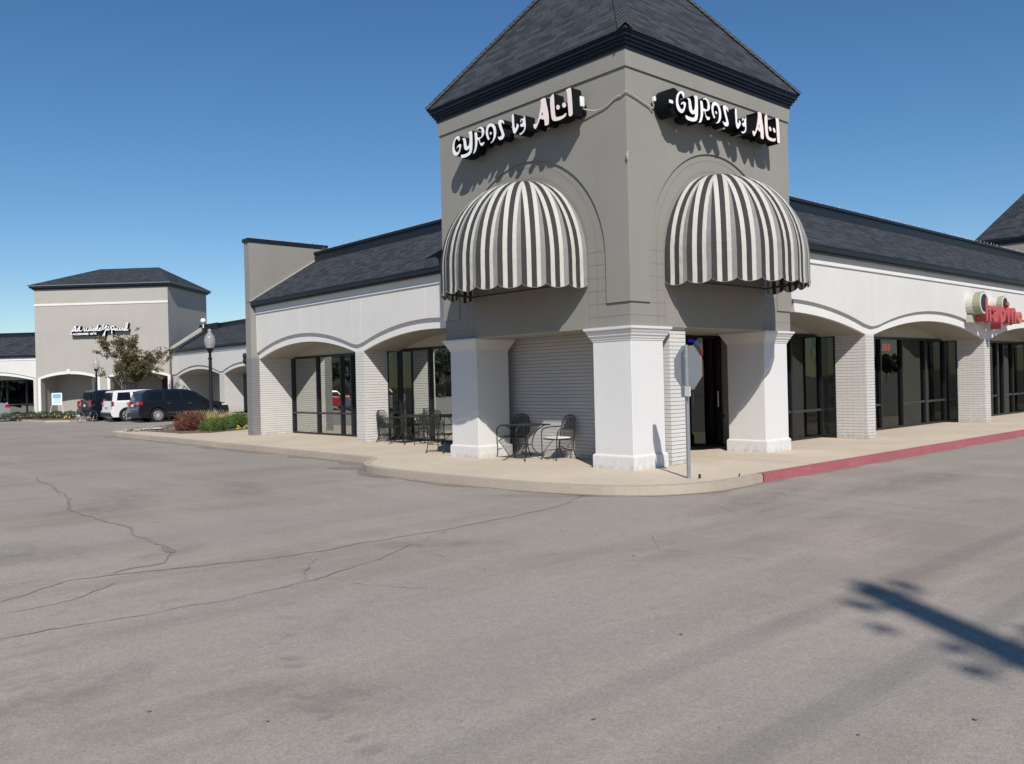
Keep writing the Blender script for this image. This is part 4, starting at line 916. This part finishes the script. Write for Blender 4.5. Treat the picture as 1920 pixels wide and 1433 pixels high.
q=dup(lp,(6.35,53.9,-.1),0,'small distant black lamp post in front of the taupe store tower','black acorn lamp posts'); q.scale=(.9,.9,.9)
wl=thing('wall_lamp','pair of small round black wall lamps on the distant wing beside the grey gable','wall lamp',(11.8,42,3.3))
for z_ in (3.55,3.22):
    m=MB(); m.lathe([(0,-.25),(.17,-.22),(.19,-.1),(.15,0)],(12.0,41.95,z_+.1),12,'x'); m.build('lamp_head','plastic_black',wl,smooth=True)
gl=thing('globe_lamp','white globe lamp on the side of the distant taupe tower above the wing roof','lamp',(13.2,54.8,6.4))
m=MB(); rr_=[(.2*math.sin(t),-.2*math.cos(t)) for t in [math.pi*i/10 for i in range(11)]]; m.lathe(rr_,(13.9,53.6,6.75),14); m.build('globe','letter_face',gl,smooth=True)
m=MB(); m.tube([(13.9,53.6,6.5),(13.9,53.6,6.2)],.05,6); m.build('stem','box_white',gl)
# ridge light strings
def bulbs(name_label,pts,loc,par='string_lights'):
    t=thing(par,name_label,'string lights',loc,'light strings on the roof ridges'); first=None
    m=MB(); m.tube(pts,.006,4,cap=False); m.build('cord','raceway',t)
    P=[Vector(p) for p in pts]; tot=(P[-1]-P[0]).length; n=min(98,int(tot/.34)); 
    for i in range(n):
        q=P[0].lerp(P[-1],(i+.5)/n)-Vector(loc)
        if first is None:
            b=MB(); b.lathe([(0,0),(.009,.01),(.012,.035),(.008,.06),(0,.075)],n=6); first=b.build('bulb','sign_back'); first.parent=t; first.location=q
        else:
            c=first.copy(); COL.objects.link(c); c.location=q+Vector((random.uniform(-.02,.02),random.uniform(-.02,.02),random.uniform(-.02,.01))); c.rotation_euler=(random.uniform(-.4,.4),random.uniform(-.4,.4),0); c.parent=t
bulbs('row of small white bulbs along the ridge of the right wing',[(5.5,2.28,6.468),(38,2.28,6.468)],(5.5,2.28,6.4))
bulbs('row of small white bulbs along the ridge of the left wing',[(XL+2.28,5.5,6.468),(XL+2.28,17.6,6.468)],(3.6,5.5,6.4))
bulbs('row of small white bulbs along the top of the grey gable',[(GX-.03,17.72,6.745),(4.05,17.72,6.745)],(1.1,17.7,6.7))

# poster on easel
pz=thing('easel_sign','pale blue and white poster on an easel, left arch of the taupe tower','sign',TF(8.4,-.6,0))
m=MB(); m.box(8.02,8.82,-.62,-.59,.66,1.56,TF); b=m.build('poster_board','poster_white',pz)
m=MB(); m.box(8.10,8.74,-.625,-.62,1.15,1.48,TF); m.build('poster_picture','poster_blue',b)
m=MB()
for z_ in (1.08,1.0,.92,.84): m.box(8.18,8.66-.1*(z_==.92),-.625,-.62,z_-.02,z_+.012,TF)
m.build('poster_lines','poster_blue',b)
for u in (7.86,8.98):
    m=MB(); m.tube([TF(u,-.7,-.14),TF(8.42+(u-8.42)*.55,-.58,1.0)],.014,5); m.build('easel_leg','box_white',pz)

# ================================================================== CARS
def bend(poly,r=.0): return poly
def wheel(par,x,y,r,sgn,style=10):
    m=MB(); n=28; rows=[]
    pr=[(r*.66,-.10),(r*.94,-.115),(r,-.08),(r,.08),(r*.94,.115),(r*.66,.10)]
    m.lathe([(a,b+y) for a,b in pr],(x,0,r),n,'y'); w_=m.build('wheel','rubber',par,smooth=True)
    m=MB(); yo=y+sgn*.09
    m.lathe([(r*.68,yo-y+y),(r*.62,yo+sgn*.012),(r*.60,yo-sgn*.03)],(x,0,r),n,'y')
    for k in range(style):
        a=2*math.pi*k/style; ca,sa=math.cos(a),math.sin(a); wd=r*.055
        A=Vector((x+ca*r*.12-sa*wd,yo,r+sa*r*.12+ca*wd)); B=Vector((x+ca*r*.12+sa*wd,yo,r+sa*r*.12-ca*wd)); C=Vector((x+ca*r*.63+sa*wd*.8,yo,r+sa*r*.63-ca*wd*.8)); D_=Vector((x+ca*r*.63-sa*wd*.8,yo,r+sa*r*.63+ca*wd*.8))
        m.face([A,B,C,D_]); o_=Vector((0,-sgn*.03,0)); m.face([A,D_,D_+o_,A+o_]); m.face([B,C,C+o_,B+o_])
    m.lathe([(0,yo+sgn*.005),(r*.15,yo)],(x,0,r),10,'y'); m.build('rim','alloy',w_)
    m=MB(); m.lathe([(0,yo-sgn*.05),(r*.64,yo-sgn*.05)],(x,0,r),16,'y'); m.build('hub','plastic_black',w_)
def car(label,loc,rz,pnt,Lw,Wd,lower,cabin,wins,rearw,frontw,wx,wr,taper=.22,belt=1.1,tail=None,lower_trim=True,bev=.05,group='parked vehicles',kind='parked_car',cat='car',wheels=10,head=None,handles=(),plate=True):
    c=thing(kind,label,cat,(0,0,0),group)
    hw=Wd/2
    # body: lower with arches
    def archpts(xc,r,z0):
        return [(xc-r*math.cos(t),z0+ (wr+ r*math.sin(t))-z0 if False else max(z0,wr+r*math.sin(t))) for t in [math.pi*i/12 for i in range(13)]]
    zs=.27; xr,xf=wx; ra=wr+.07
    bot=[(xf+ra,zs)]+[(xf+ra*math.cos(t),max(zs,wr+ra*math.sin(t))) for t in [math.pi*i/12 for i in range(13)]]+[(xf-ra,zs),(xr+ra,zs)]+[(xr+ra*math.cos(t),max(zs,wr+ra*math.sin(t))) for t in [math.pi*i/12 for i in range(13)]]+[(xr-ra,zs)]
    poly=lower+bot   # lower: from rear bottom up over to front bottom ; bot from front to rear
    m=MB(); m.prism(poly,-hw,hw,lambda u,v,w_:(u,w_,v)); body=m.build('body',pnt,c,bevel=bev,seg=3,smooth=True,merge=True)
    # inner arch dark
    m=MB(); m.box(xr-ra+.02,xf+ra-.02,-hw+.12,hw-.12,.22,.62); m.box(xr-ra,xr+ra,-hw+.2,hw-.2,.3,.8); m.box(xf-ra,xf+ra,-hw+.2,hw-.2,.3,.8); m.build('underbody','plastic_black',c)
    ztop=max(z for x,z in cabin)
    def yy(z): return (hw-.03)-taper*max(0,(z-belt))/(ztop-belt)
    # cabin prism with tumblehome
    m=MB(); rows=[[(x,-yy(z),z) for x,z in cabin],[(x,yy(z),z) for x,z in cabin]]
    tris=tessellate_polygon([[Vector((x,z,0)) for x,z in cabin]])
    for sgn,row in ((-1,rows[0]),(1,rows[1])):
        for t in tris: m.face([row[i] for i in t])
    n_=len(cabin)
    for i in range(n_):
        j=(i+1)%n_; m.face([rows[0][i],rows[0][j],rows[1][j],rows[1][i]])
    m.build('cabin',pnt,c,bevel=.035,seg=2,smooth=True,merge=True)
    for wpoly in wins:
        for sgn in(-1,1):
            m=MB(); m.prism(wpoly,-.01,.006,lambda u,v,w_:(u,sgn*(yy(v)+w_),v)); m.build('side_window','dark_glass_solid',c)
    # rear & front glass: polygon on slanted face; given two (x,z) points bottom/top
    for nm,(p,q),o_ in (('rear_window',rearw,-.012),('windshield',frontw,.012)):
        m=MB(); a=yy(p[1])-.10; b=yy(q[1])-.08
        m.face([(p[0]+o_,-a,p[1]+.006),(p[0]+o_,a,p[1]+.006),(q[0]+o_,b,q[1]+.006),(q[0]+o_,-b,q[1]+.006)]); m.build(nm,'dark_glass_solid',c,recalc=False)
    for x in wx:
        for sgn in(-1,1): wheel(c,x,sgn*(hw-.12),wr,sgn,wheels)
    if tail:
        for sgn in(-1,1):
            m=MB(); x0,x1,z0,z1,wy=tail; y0,y1=(sgn*(hw-wy),sgn*(hw+.008)); m.box(x0,x1,min(y0,y1),max(y0,y1),z0,z1); m.build('tail_lamp','tail_red',c,bevel=.02,seg=2)
            m=MB(); m.box(x0-.003,x0+.1,min(y0,y1)+.02,max(y0,y1)-.02,z0+(z1-z0)*.4,z0+(z1-z0)*.6); m.build('reverse_lamp','lamp_clear',c)
    if head:
        for sgn in(-1,1):
            m=MB(); x0,x1,z0,z1,wy=head; y0,y1=(sgn*(hw-wy),sgn*(hw+.005)); m.box(x0,x1,min(y0,y1),max(y0,y1),z0,z1); m.build('headlight','lamp_clear',c,bevel=.03,seg=2)
    for hx,hz in handles:
        for sgn in(-1,1):
            m=MB(); m.box(hx,hx+.18,sgn*(hw+.012)-.014,sgn*(hw+.012)+.014,hz,hz+.03); m.build('door_handle','chrome',c)
    for sgn in(-1,1):
        m=MB(); mx_=frontw[0][0]-.35; m.box(mx_-.02,mx_+.10,min(sgn*(hw-.02),sgn*(hw+.2)),max(sgn*(hw-.02),sgn*(hw+.2)),belt+.0,belt+.17); m.build('side_mirror',pnt,c,bevel=.03)
    if lower_trim:
        xb=min(x for x,z in lower); xe=max(x for x,z in lower)
        m=MB(); m.box(xb-.02,xb+.25,-hw+.06,hw-.06,.30,.52); m.box(xr+ra+.02,xf-ra-.02,-hw-.008,hw+.008,.27,.36); m.build('bumper_trim','plastic_black',c,bevel=.02,seg=1)
        m=MB(); m.box(xr+ra+.05,xf-ra-.05,-hw-.012,hw+.012,.50,.52); m.build('chrome_strip','chrome' if pnt=='paint_black' else pnt,c)
    if plate:
        xb=min(x for x,z in lower); m=MB(); m.box(xb-.012,xb,-.16,.16,.86,1.0); m.build('number_plate','box_white',c)
    c.location=loc; c.rotation_euler.z=rz
    return c
n=NT('dark_glass_solid'); n.base((.006,.007,.009),.05,0,.4); MT['dark_glass_solid']=n.m
suvlow=[(-2.40,.27),(-2.50,.42),(-2.53,.62),(-2.50,.85),(-2.42,1.02),(-2.36,1.12),(-1.2,1.14),(.5,1.12),(1.25,1.10),(1.9,1.03),(2.25,.93),(2.45,.78),(2.50,.55),(2.46,.30)]
suvcab=[(-2.40,1.08),(-2.34,1.32),(-2.20,1.62),(-2.06,1.73),(-1.5,1.79),(-.4,1.80),(.2,1.76),(.62,1.62),(1.38,1.10)]
suvw=[[(-2.10,1.20),(-1.98,1.46),(-1.88,1.60),(-1.22,1.66),(-1.20,1.19)],[(-1.10,1.19),(-1.10,1.67),(-.28,1.69),(-.22,1.18)],[(-.12,1.18),(-.16,1.69),(.12,1.67),(.52,1.56),(1.08,1.17)]]
car('glossy black SUV parked nearest, seen side on beside the lamp post',(6.42,38.75,GZ),R(0),'paint_black',5.03,2.0,suvlow,suvcab,suvw,((-2.375,1.2),(-2.22,1.58)),((1.30,1.15),(.66,1.60)),(-1.5,1.53),.375,tail=(-2.52,-2.28,.96,1.12,.45),head=(2.05,2.40,.78,.93,.35),handles=((-1.0,1.0),(.15,.98)))
jl=[(-2.10,.27),(-2.20,.40),(-2.24,.62),(-2.16,.64),(-2.14,1.12),(-1.2,1.14),(.7,1.14),(1.0,1.13),(1.9,1.05),(2.1,.98),(2.16,.7),(2.14,.3)]
jc=[(-2.12,1.08),(-2.02,1.70),(-1.9,1.77),(-.5,1.81),(.25,1.79),(.45,1.72),(.95,1.12)]
jw=[[(-1.88,1.22),(-1.80,1.66),(-1.15,1.68),(-1.12,1.22)],[(-.98,1.20),(-.98,1.69),(-.22,1.70),(-.2,1.20)],[(-.08,1.20),(-.1,1.70),(.32,1.68),(.72,1.20)]]
car('white boxy SUV parked between two black vehicles',(5.58,41.63,GZ),R(0),'paint_white',4.5,1.85,jl,jc,jw,((-2.12,1.2),(-2.03,1.66)),((.88,1.18),(.46,1.68)),(-1.35,1.35),.375,taper=.14,tail=(-2.17,-2.04,.88,1.16,.22),head=(1.95,2.12,.75,.95,.3),handles=((-.9,1.02),),wheels=7)
sl=[(-2.75,.30),(-2.82,.42),(-2.82,.66),(-2.76,.68),(-2.74,1.16),(-1.2,1.17),(.7,1.17),(1.1,1.16),(2.2,1.08),(2.5,1.0),(2.6,.7),(2.56,.3)]
scb=[(-2.72,1.1),(-2.58,1.72),(-2.45,1.82),(-.5,1.87),(.3,1.85),(.55,1.76),(1.15,1.14)]
sw=[[(-2.45,1.24),(-2.38,1.72),(-1.5,1.75),(-1.48,1.24)],[(-1.35,1.22),(-1.35,1.76),(-.42,1.76),(-.4,1.22)],[(-.28,1.22),(-.3,1.76),(.35,1.74),(.88,1.22)]]
car('black square-backed SUV with red tail lamp, parked behind the white one',(5.9,44.75,GZ),R(0),'paint_black',5.4,2.0,sl,scb,sw,((-2.72,1.22),(-2.6,1.70)),((1.08,1.2),(.58,1.72)),(-1.7,1.6),.40,taper=.14,tail=(-2.79,-2.70,.86,1.28,.16),head=(2.4,2.58,.72,.98,.3),wheels=6)
# pickup
pl_=[(-2.75,.34),(-2.82,.5),(-2.80,.62),(-2.74,.64),(-2.72,1.17),(-.9,1.18),(.9,1.16),(1.2,1.14),(2.3,1.06),(2.55,.9),(2.6,.5),(2.5,.3)]
pc=[(-.95,1.1),(-.85,1.72),(-.72,1.82),(.15,1.84),(.5,1.74),(1.15,1.12)]
car('dark grey pickup truck with its tailgate towards the camera, farthest of the parked row',(6.6,48.2,GZ),R(0),'paint_grey',5.4,1.95,pl_,pc,[[(-.7,1.22),(-.66,1.70),(-.05,1.73),(-.05,1.22)],[(.05,1.22),(.05,1.73),(.42,1.66),(.86,1.22)]],((-.93,1.2),(-.86,1.68)),((1.08,1.2),(.55,1.68)),(-1.75,1.65),.38,taper=.14,tail=(-2.77,-2.68,.8,1.15,.14),head=(2.35,2.55,.7,.9,.3),wheels=6,kind='pickup_truck',cat='pickup truck')
# silver sedan at left edge
dl=[(-2.20,.27),(-2.30,.45),(-2.32,.62),(-2.28,.85),(-2.15,.98),(-1.6,1.0),(.6,.98),(1.1,.95),(1.9,.82),(2.2,.68),(2.25,.45),(2.2,.25)]
dc=[(-1.75,.95),(-1.0,1.36),(-.6,1.43),(.1,1.43),(.45,1.36),(1.2,.93)]
dw=[[(-1.35,1.02),(-.92,1.32),(-.42,1.37),(-.40,1.02)],[(-.3,1.02),(-.3,1.37),(.12,1.36),(.38,1.30),(.92,1.0)]]
car('silver sedan cut off by the left picture edge, red tail lamp showing',(-2.15,52.0,GZ),R(180),'paint_silver',4.6,1.82,dl,dc,dw,((-1.68,1.0),(-1.02,1.33)),((1.1,1.0),(.5,1.33)),(-1.35,1.4),.33,taper=.2,belt=.97,tail=(-2.30,-2.05,.72,.92,.5),head=(2.0,2.2,.6,.76,.4),lower_trim=False,handles=((-.95,.86),(.1,.85)))
for o_ in COL.objects:
    if o_.get('label','').startswith('silver sedan cut'): o_.scale=(1.12,1.12,1.18)
# vehicles across the lot, seen only in the window glass
car('white crossover parked across the lot, mirrored in the right wing glass',(37,-13.2,GZ),R(20),'paint_white',5.03,2.0,suvlow,suvcab,suvw,((-2.375,1.2),(-2.22,1.58)),((1.30,1.15),(.66,1.60)),(-1.5,1.53),.375,tail=(-2.52,-2.28,.96,1.12,.45),head=(2.05,2.40,.78,.93,.35))
car('red car parked across the lot, mirrored in the left wing glass',(-14,44.5,GZ),R(180),'paint_red',4.6,1.82,dl,dc,dw,((-1.68,1.0),(-1.02,1.33)),((1.1,1.0),(.5,1.33)),(-1.35,1.4),.33,taper=.2,belt=.97,head=(2.0,2.2,.6,.76,.4),lower_trim=False)
car('silver car parked across the lot, mirrored in the window behind the patio',(-13.5,37.0,GZ),R(180),'paint_silver',4.6,1.82,dl,dc,dw,((-1.68,1.0),(-1.02,1.33)),((1.1,1.0),(.5,1.33)),(-1.35,1.4),.33,taper=.2,belt=.97,head=(2.0,2.2,.6,.76,.4),lower_trim=False)
# bicycle between the SUVs
bk=thing('bicycle','bicycle with bright rims standing between the white and the black SUV','bicycle',(2.65,42.7,GZ),rz=R(35))
for x in (-.52,.52):
    m=MB(); m.tube([(x+.31*math.cos(a),0,.33+.31*math.sin(a)) for a in [2*math.pi*i/24 for i in range(24)]],.02,6,closed=True); wv=m.build('wheel','chrome'); wv.parent=bk
    m=MB(); [m.tube([(x,0,.33),(x+.3*math.cos(a),0,.33+.3*math.sin(a))],.004,3) for a in [2*math.pi*i/10 for i in range(10)]]; sp_=m.build('spokes','chrome'); sp_.parent=wv
m=MB(); 
for a,b in (((-.52,0,.33),(-.05,0,.30)),((-.05,0,.30),(-.2,0,.78)),((-.52,0,.33),(-.17,0,.68)),((-.17,0,.68),(.36,0,.78)),((-.05,0,.30),(.38,0,.70)),((.34,0,.88),(.52,0,.33))): m.tube([a,b],.018,6)
f_=m.build('frame','paint_black'); f_.parent=bk
m=MB(); m.tube([(.3,-.26,.98),(.36,-.1,.96),(.34,0,.9),(.36,.1,.96),(.3,.26,.98)],.014,6); f_=m.build('handlebar','chrome'); f_.parent=bk
m=MB(); m.box(-.34,-.12,-.07,.07,.80,.85); f_=m.build('saddle','plastic_black',bevel=.02); f_.parent=bk

# ================================================================== PLANTS
def leafcloud(m,c,rad,n,size,shell=.35,seed=0,flat=1,squash=1):
    rnd=random.Random(seed)
    for _ in range(n):
        d=Vector((rnd.gauss(0,1),rnd.gauss(0,1),rnd.gauss(0,1))).normalized(); rr=(shell+(1-shell)*rnd.random()**.6)
        k=1+.16*noise.noise(Vector((d.x*2.2+seed,d.y*2.2,d.z*2.2)))
        p=Vector(c)+Vector((d.x*rad[0],d.y*rad[1],d.z*rad[2]))*rr*k
        a=Vector((rnd.gauss(0,1),rnd.gauss(0,1),rnd.gauss(0,.8))).normalized(); b=a.orthogonal().normalized()
        b=Quaternion(a,rnd.random()*6.28)@b
        s=size*rnd.uniform(.6,1.3); m.face([p-a*s,p+b*s*.42,p+a*s,p-b*s*.42])
def bush(name,label,cat,blobs,mat,size,loc,group=None,stem=True):
    t=thing(name,label,cat,loc,group); m=MB()
    for i,(c,r,n_) in enumerate(blobs): leafcloud(m,c,r,n_,size,.55,seed=i*13+int(abs(c[0])*10))
    m.build('foliage',mat,t,recalc=False)
    m=MB(); rnd=random.Random(5)
    for (c,r,n_) in blobs:
        for k in range(10):
            a=rnd.random()*6.28; m.tube([(c[0],c[1],0),(c[0]+math.cos(a)*r[0]*.4,c[1]+math.sin(a)*r[1]*.4,c[2]),(c[0]+math.cos(a)*r[0]*.8,c[1]+math.sin(a)*r[1]*.8,c[2]+r[2]*rnd.uniform(0,.7))],[.015,.01,.004],4)
    m.build('stems','bark',t)
    return t
# planting bed
m=MB(); m.prism([(.15,21.6),(.9,21.0),(2.2,21.6),(3.9,22.4),(5.8,23.6),(5.6,30),(3.0,30),(.9,27.4),(.0,25.6)],-.02,.045,ID); struct(m.build('planting_bed','mulch',bevel=.01,seg=1))
m=MB(); rnd=random.Random(2)
for k in range(700):
    x=rnd.uniform(-.3,5.5); y=rnd.uniform(20.9,29); 
    if x<.9 and y<21.6: continue
    s=rnd.uniform(.015,.05); a=rnd.random()*3; m.face([(x,y,.05),(x+s*math.cos(a),y+s*math.sin(a),.05+rnd.random()*.03),(x+s*math.cos(a+1),y+s*math.sin(a+1),.055)])
o=m.build('mulch_litter','stone'); o['kind']='stuff'
bush('shrub','rust-brown wiry shrub at the left end of the planting bed','shrub',[((1.0,23.2,.36),(.60,.60,.40),3000),((1.5,23.8,.38),(.45,.45,.38),1500),((.7,22.7,.24),(.38,.38,.26),1000)],'leaf_red',.032,(1.2,23.6,0))
bush('shrub','low bright green shrub in the front of the planting bed, right of the brown one','shrub',[((1.25,21.55,.25),(.50,.48,.29),2800),((1.85,22.0,.26),(.44,.43,.28),2200)],'leaf_green',.026,(1.7,22,0))
bush('shrub','green shrub farther right in the bed, next to the grey gable','shrub',[((2.65,22.9,.30),(.48,.46,.33),2500),((3.3,23.5,.32),(.5,.46,.33),2500)],'leaf_green',.027,(3,23.4,0))
bush('shrub','dark low shrub half hidden behind the gable pier','shrub',[((5.2,26.4,.24),(.8,.5,.25),1500)],'leaf_hedge',.03,(5.2,26.4,0))
gt=thing('grass_tuft','dry yellowish ornamental grass at the foot of the lamp post','plant',(2.4,25.2,0)); m=MB(); rnd=random.Random(9)
for k in range(420):
    x=rnd.gauss(2.6,.5); y=rnd.gauss(25.2,.35); a=rnd.random()*6.28; h=rnd.uniform(.35,.75); w_=.006; dx,dy=math.cos(a)*h*.3,math.sin(a)*h*.3
    m.face([(x-w_,y,.03),(x+w_,y,.03),(x+dx*.6,y+dy*.6,.03+h*.75),(x+dx,y+dy,.03+h)])
m.build('blades','dry_grass',gt,recalc=False)
def flowers(label,spots,mat,loc,size=.03):
    t=thing('flower_clump',label,'flowers',loc); m=MB(); g=MB(); rnd=random.Random(4)
    for (x,y,r,n_) in spots:
        for k in range(n_):
            p=Vector((x+rnd.gauss(0,r),y+rnd.gauss(0,r),.06+rnd.random()*.12)); 
            for j in range(2):
                a=Vector((rnd.gauss(0,1),rnd.gauss(0,1),rnd.gauss(0,.5))).normalized(); b=a.orthogonal().normalized(); s=size*rnd.uniform(.7,1.3); m.face([p-a*s,p+b*s,p+a*s,p-b*s])
            leafcloud(g,(p.x,p.y,p.z-.05),(.06,.06,.05),3,.03,.1,k)
    m.build('blossoms',mat,t,recalc=False); g.build('leaves','leaf_green',t,recalc=False)
flowers('yellow pansies in the bed beside the grey gable pier',[(2.78,22.0,.09,12),(2.35,21.75,.05,5)],'flower_yellow',(2.7,22.1,0))
# stones on island tip
st_=[]
for k,(x,y,s) in enumerate([(.1,25.3,.14),(-.25,25.2,.10),(.45,25.0,.16),(-.1,25.9,.12),(.5,25.9,.13),(-.55,25.6,.09)]):
    m=MB(); rnd=random.Random(k); rows=[]
    for i in range(5):
        t=math.pi*i/4; rows.append([(x+s*1.5*math.sin(t)*math.cos(a)*rnd.uniform(.8,1.15),y+s*math.sin(t)*math.sin(a)*rnd.uniform(.8,1.15),.03+s*.35*(1-math.cos(t))) for a in [2*math.pi*j/9 for j in range(9)]])
    m.grid(rows,True); o=m.build('stone','stone',smooth=True); tag(o,'small pale stone among those on the pointed tip of the planting island','stone','pale stones on the island tip')
bush('weeds','sparse dry weeds on the pointed tip of the planting island','plant',[((.2,25.5,.06),(.9,.5,.08),500)],'leaf_magnolia',.03,(.2,25.5,0))
# far island with hedge
isl=[(1.0,54.5),(.9,49.5),(1.2,45.8),(2.2,44.6),(3.2,44.9),(3.4,47.5),(3.3,53)]
m=MB(); m.prism(isl,GZ-.02,-.03,ID); struct(m.build('far_island','kerb_concrete'))
m=MB(); m.prism([(x*.86+.3,y*.94+3.0) for x,y in isl],-.05,.02,ID); struct(m.build('far_bed','mulch'))
bush('hedge','low clipped green hedge in the far island, in front of the taupe tower','hedge',[((.15+.55*i,51.2-.78*i,.22),(.42,.42,.26),900) for i in range(6)],'leaf_hedge',.045,(1.5,49.4,0))
flowers('yellow flowers at the front of the far island hedge',[(2.5,46.6,.2,6),(2.0,46.9,.15,2)],'flower_yellow',(2.4,46.6,0),.05)
m=MB(); rows=[]
m.prism([(6.5,60),(12.2,54.6),(12,44),(9.9,44),(9.9,52),(3.2,58.8),(-1.0,64),(2.5,67)],GZ-.05,-.0,ID); struct(m.build('far_sidewalk','gutter_white'))
m=MB(); m.prism([(9.5,27),(12,27),(12,44.1),(9.9,44.1),(9.5,43)],GZ-.05,-.002,ID); struct(m.build('far_sidewalk','sidewalk_concrete'))

# trees ---------------------------------------------------------
def branches(m,tips,p,d,L,r,depth,rnd,spread=.6,up=.15,kids_=(2,4)):
    pts=[p]; q=p.copy(); dd=d.copy(); n_=4; rad=[r]
    for i in range(n_):
        dd=(dd+Vector((rnd.gauss(0,.13),rnd.gauss(0,.13),rnd.gauss(0,.08)+up*.12))).normalized(); q=q+dd*L/n_; pts.append(q.copy()); rad.append(r*(1-.45*(i+1)/n_))
    m.tube(pts,rad,5 if depth>2 else 3,cap=False)
    if depth<=2: tips+=pts[1:]
    if depth==0: return
    for k in range(rnd.randint(*kids_)):
        i=rnd.randint(2,n_); e=dd.orthogonal().normalized(); e=Quaternion(dd,rnd.random()*6.28)@e
        nd=(dd*(1-spread*.5)+e*spread*rnd.uniform(.6,1.2)+Vector((0,0,up))).normalized()
        branches(m,tips,pts[i],nd,L*rnd.uniform(.6,.82),rad[i]*.62,depth-1,rnd,spread,up,kids_)
def tree(name,label,loc,h,mat,seed,trunks=1,depth=4,leafn=6,leaf=.09,spread=.65,clump=.28,bark='bark_grey',group=None,up=.12,lean=.3,r0=None,tl=.34,kids_=(2,4)):
    t=thing(name,label,'tree',loc,group); m=MB(); tips=[]; rnd=random.Random(seed); b=Vector(loc)
    for k in range(trunks):
        a=rnd.random()*6.28+k*6.28/max(1,trunks); d=Vector((math.cos(a)*lean*(trunks>1),math.sin(a)*lean*(trunks>1),1)).normalized()
        branches(m,tips,b+Vector((math.cos(a)*.12*(trunks>1),math.sin(a)*.12*(trunks>1),-.1)),d,h*tl,r0 or h*.018,depth,rnd,spread,up,kids_)
    m.build('trunk',bark,t)
    if leafn:
        m=MB(); 
        for i,p in enumerate(tips):
            if rnd.random()<.45: leafcloud(m,p,(clump,clump,clump*.7),rnd.randint(1,leafn*2),leaf,.1,seed+i)
        m.build('crown',mat,t,recalc=False)
    return t
tree('magnolia_tree','small open-crowned evergreen tree in front of the taupe tower, behind the parked cars',(7.65,52.0,0),7.7,'leaf_magnolia',MSEED,trunks=2,depth=5,leafn=8,leaf=.085,spread=.62,clump=.2,lean=.10,tl=.27,r0=.085,up=.26)
for i,(x,y,h,s_) in enumerate([(22.5,75,8.6,3),(29,74,9.4,5),(24,70,8.8,8)]):
    tree('bare_tree',['leafless tree top above the distant wing roof, next to the taupe tower','leafless tree top above the distant wing roof, nearer the grey gable','twiggy bare tree top between the other two bare trees'][i],(x,y,GZ),h,None,s_,depth=5,leafn=0,spread=.6,r0=.14,tl=.30,up=.2,group='bare trees behind the distant wing')
for i,(x,y,h,s_) in enumerate([(2.6,100,9.5,12),(-1.5,102,9.0,15)]):
    tree('bare_tree',['leafless tree top over the roof at the left, nearer the taupe tower','leafless tree top over the roof at the left picture edge'][i],(x,y,GZ),h,None,s_,depth=5,leafn=0,spread=.6,r0=.14,tl=.30,up=.2,group='bare trees at the far left')
# trees and a store across the lot (behind the camera): what the shop glass mirrors
tr0=tree('oak_tree','round leafy tree across the lot, mirrored in the shop glass',(0,0,0),8,'leaf_dark',33,depth=4,leafn=16,leaf=.26,spread=.7,clump=.6,tl=.3,group='trees across the lot')
k=0
rnd=random.Random(77)
for i in range(11):
    c=(-44+rnd.uniform(-4,4),4+i*9.5+rnd.uniform(-2,2),GZ)
    q=tr0 if k==0 else dup(tr0); q.location=c; q.rotation_euler.z=rnd.random()*6; s_=rnd.uniform(.8,1.15); q.scale=(s_,s_,s_); k+=1
for i in range(9):
    q=dup(tr0,(10+i*11+rnd.uniform(-2,2),-40+rnd.uniform(-4,4),GZ),rnd.random()*6); s_=rnd.uniform(.8,1.2); q.scale=(s_,s_,s_)
st2=thing('store_building','long tan store across the lot, mirrored in the left wing glass','building',(-56,60,GZ)); m=MB(); m.box(-66,-52,20,120,GZ,6.0); m.build('wall','bld_tan',st2); m=MB(); m.box(-52.4,-51.6,20,120,6.0,6.5); m.build('parapet','black_trim',st2)
m=MB(); [m.box(-52.05,-51.95,y,y+6,GZ,3.2) for y in range(24,116,9)]; m.build('window','dark_glass_solid',st2)

# ================================================================== UTILITY POLE behind the camera (its shadow falls on the lot)
H=14.0; px_=-4.72-.67*(H-GZ); py_=-6.48-.96*(H-GZ)
up_=thing('utility_pole','wooden utility pole with two wires behind the photographer, casting the dark shadow at lower right','utility pole',(px_,py_,GZ))
m=MB(); m.tube([(px_,py_,GZ),(px_,py_,H)],[.25,.165],14); m.build('pole','wood_pole',up_)
m=MB(); m.tube([(px_+.05,py_,H-.05),(px_+.05,py_,H+.12)],.05,8); m.tube([(px_-.45,py_,H-.28),(px_+.45,py_,H-.28)],.04,6); m.build('crossarm','wood_pole',up_)
for dx,dz in ((-.42,-.12),(.42,-.12),(.05,.16),(-.62,-.55),(.55,-1.35),(-.55,-1.35),(-.35,-1.1)):
    m=MB(); m.lathe([(0,-.09),(.075,-.07),(.05,-.02),(.08,.02),(.045,.07),(0,.09)],(px_+dx,py_,H+dz),10); m.build('insulator','drum_white',up_)
m=MB(); m.tube([(px_-.55,py_,H-1.4),(px_+.55,py_,H-1.4)],.035,6); m.build('crossarm','wood_pole',up_)
for z_,r_ in ((H,.012),(H-1.04,.014)):
    w_=thing('power_line','%s black power line strung on the pole behind the photographer'%('upper' if z_==H else 'lower'),'power line',(px_,py_,z_))
    m=MB(); m.tube([(px_-60+2.4*i,py_-.0,z_+.0+((i-25)/25)**2*0) for i in range(0,51)],r_,6); m.build('cable','wire',w_)
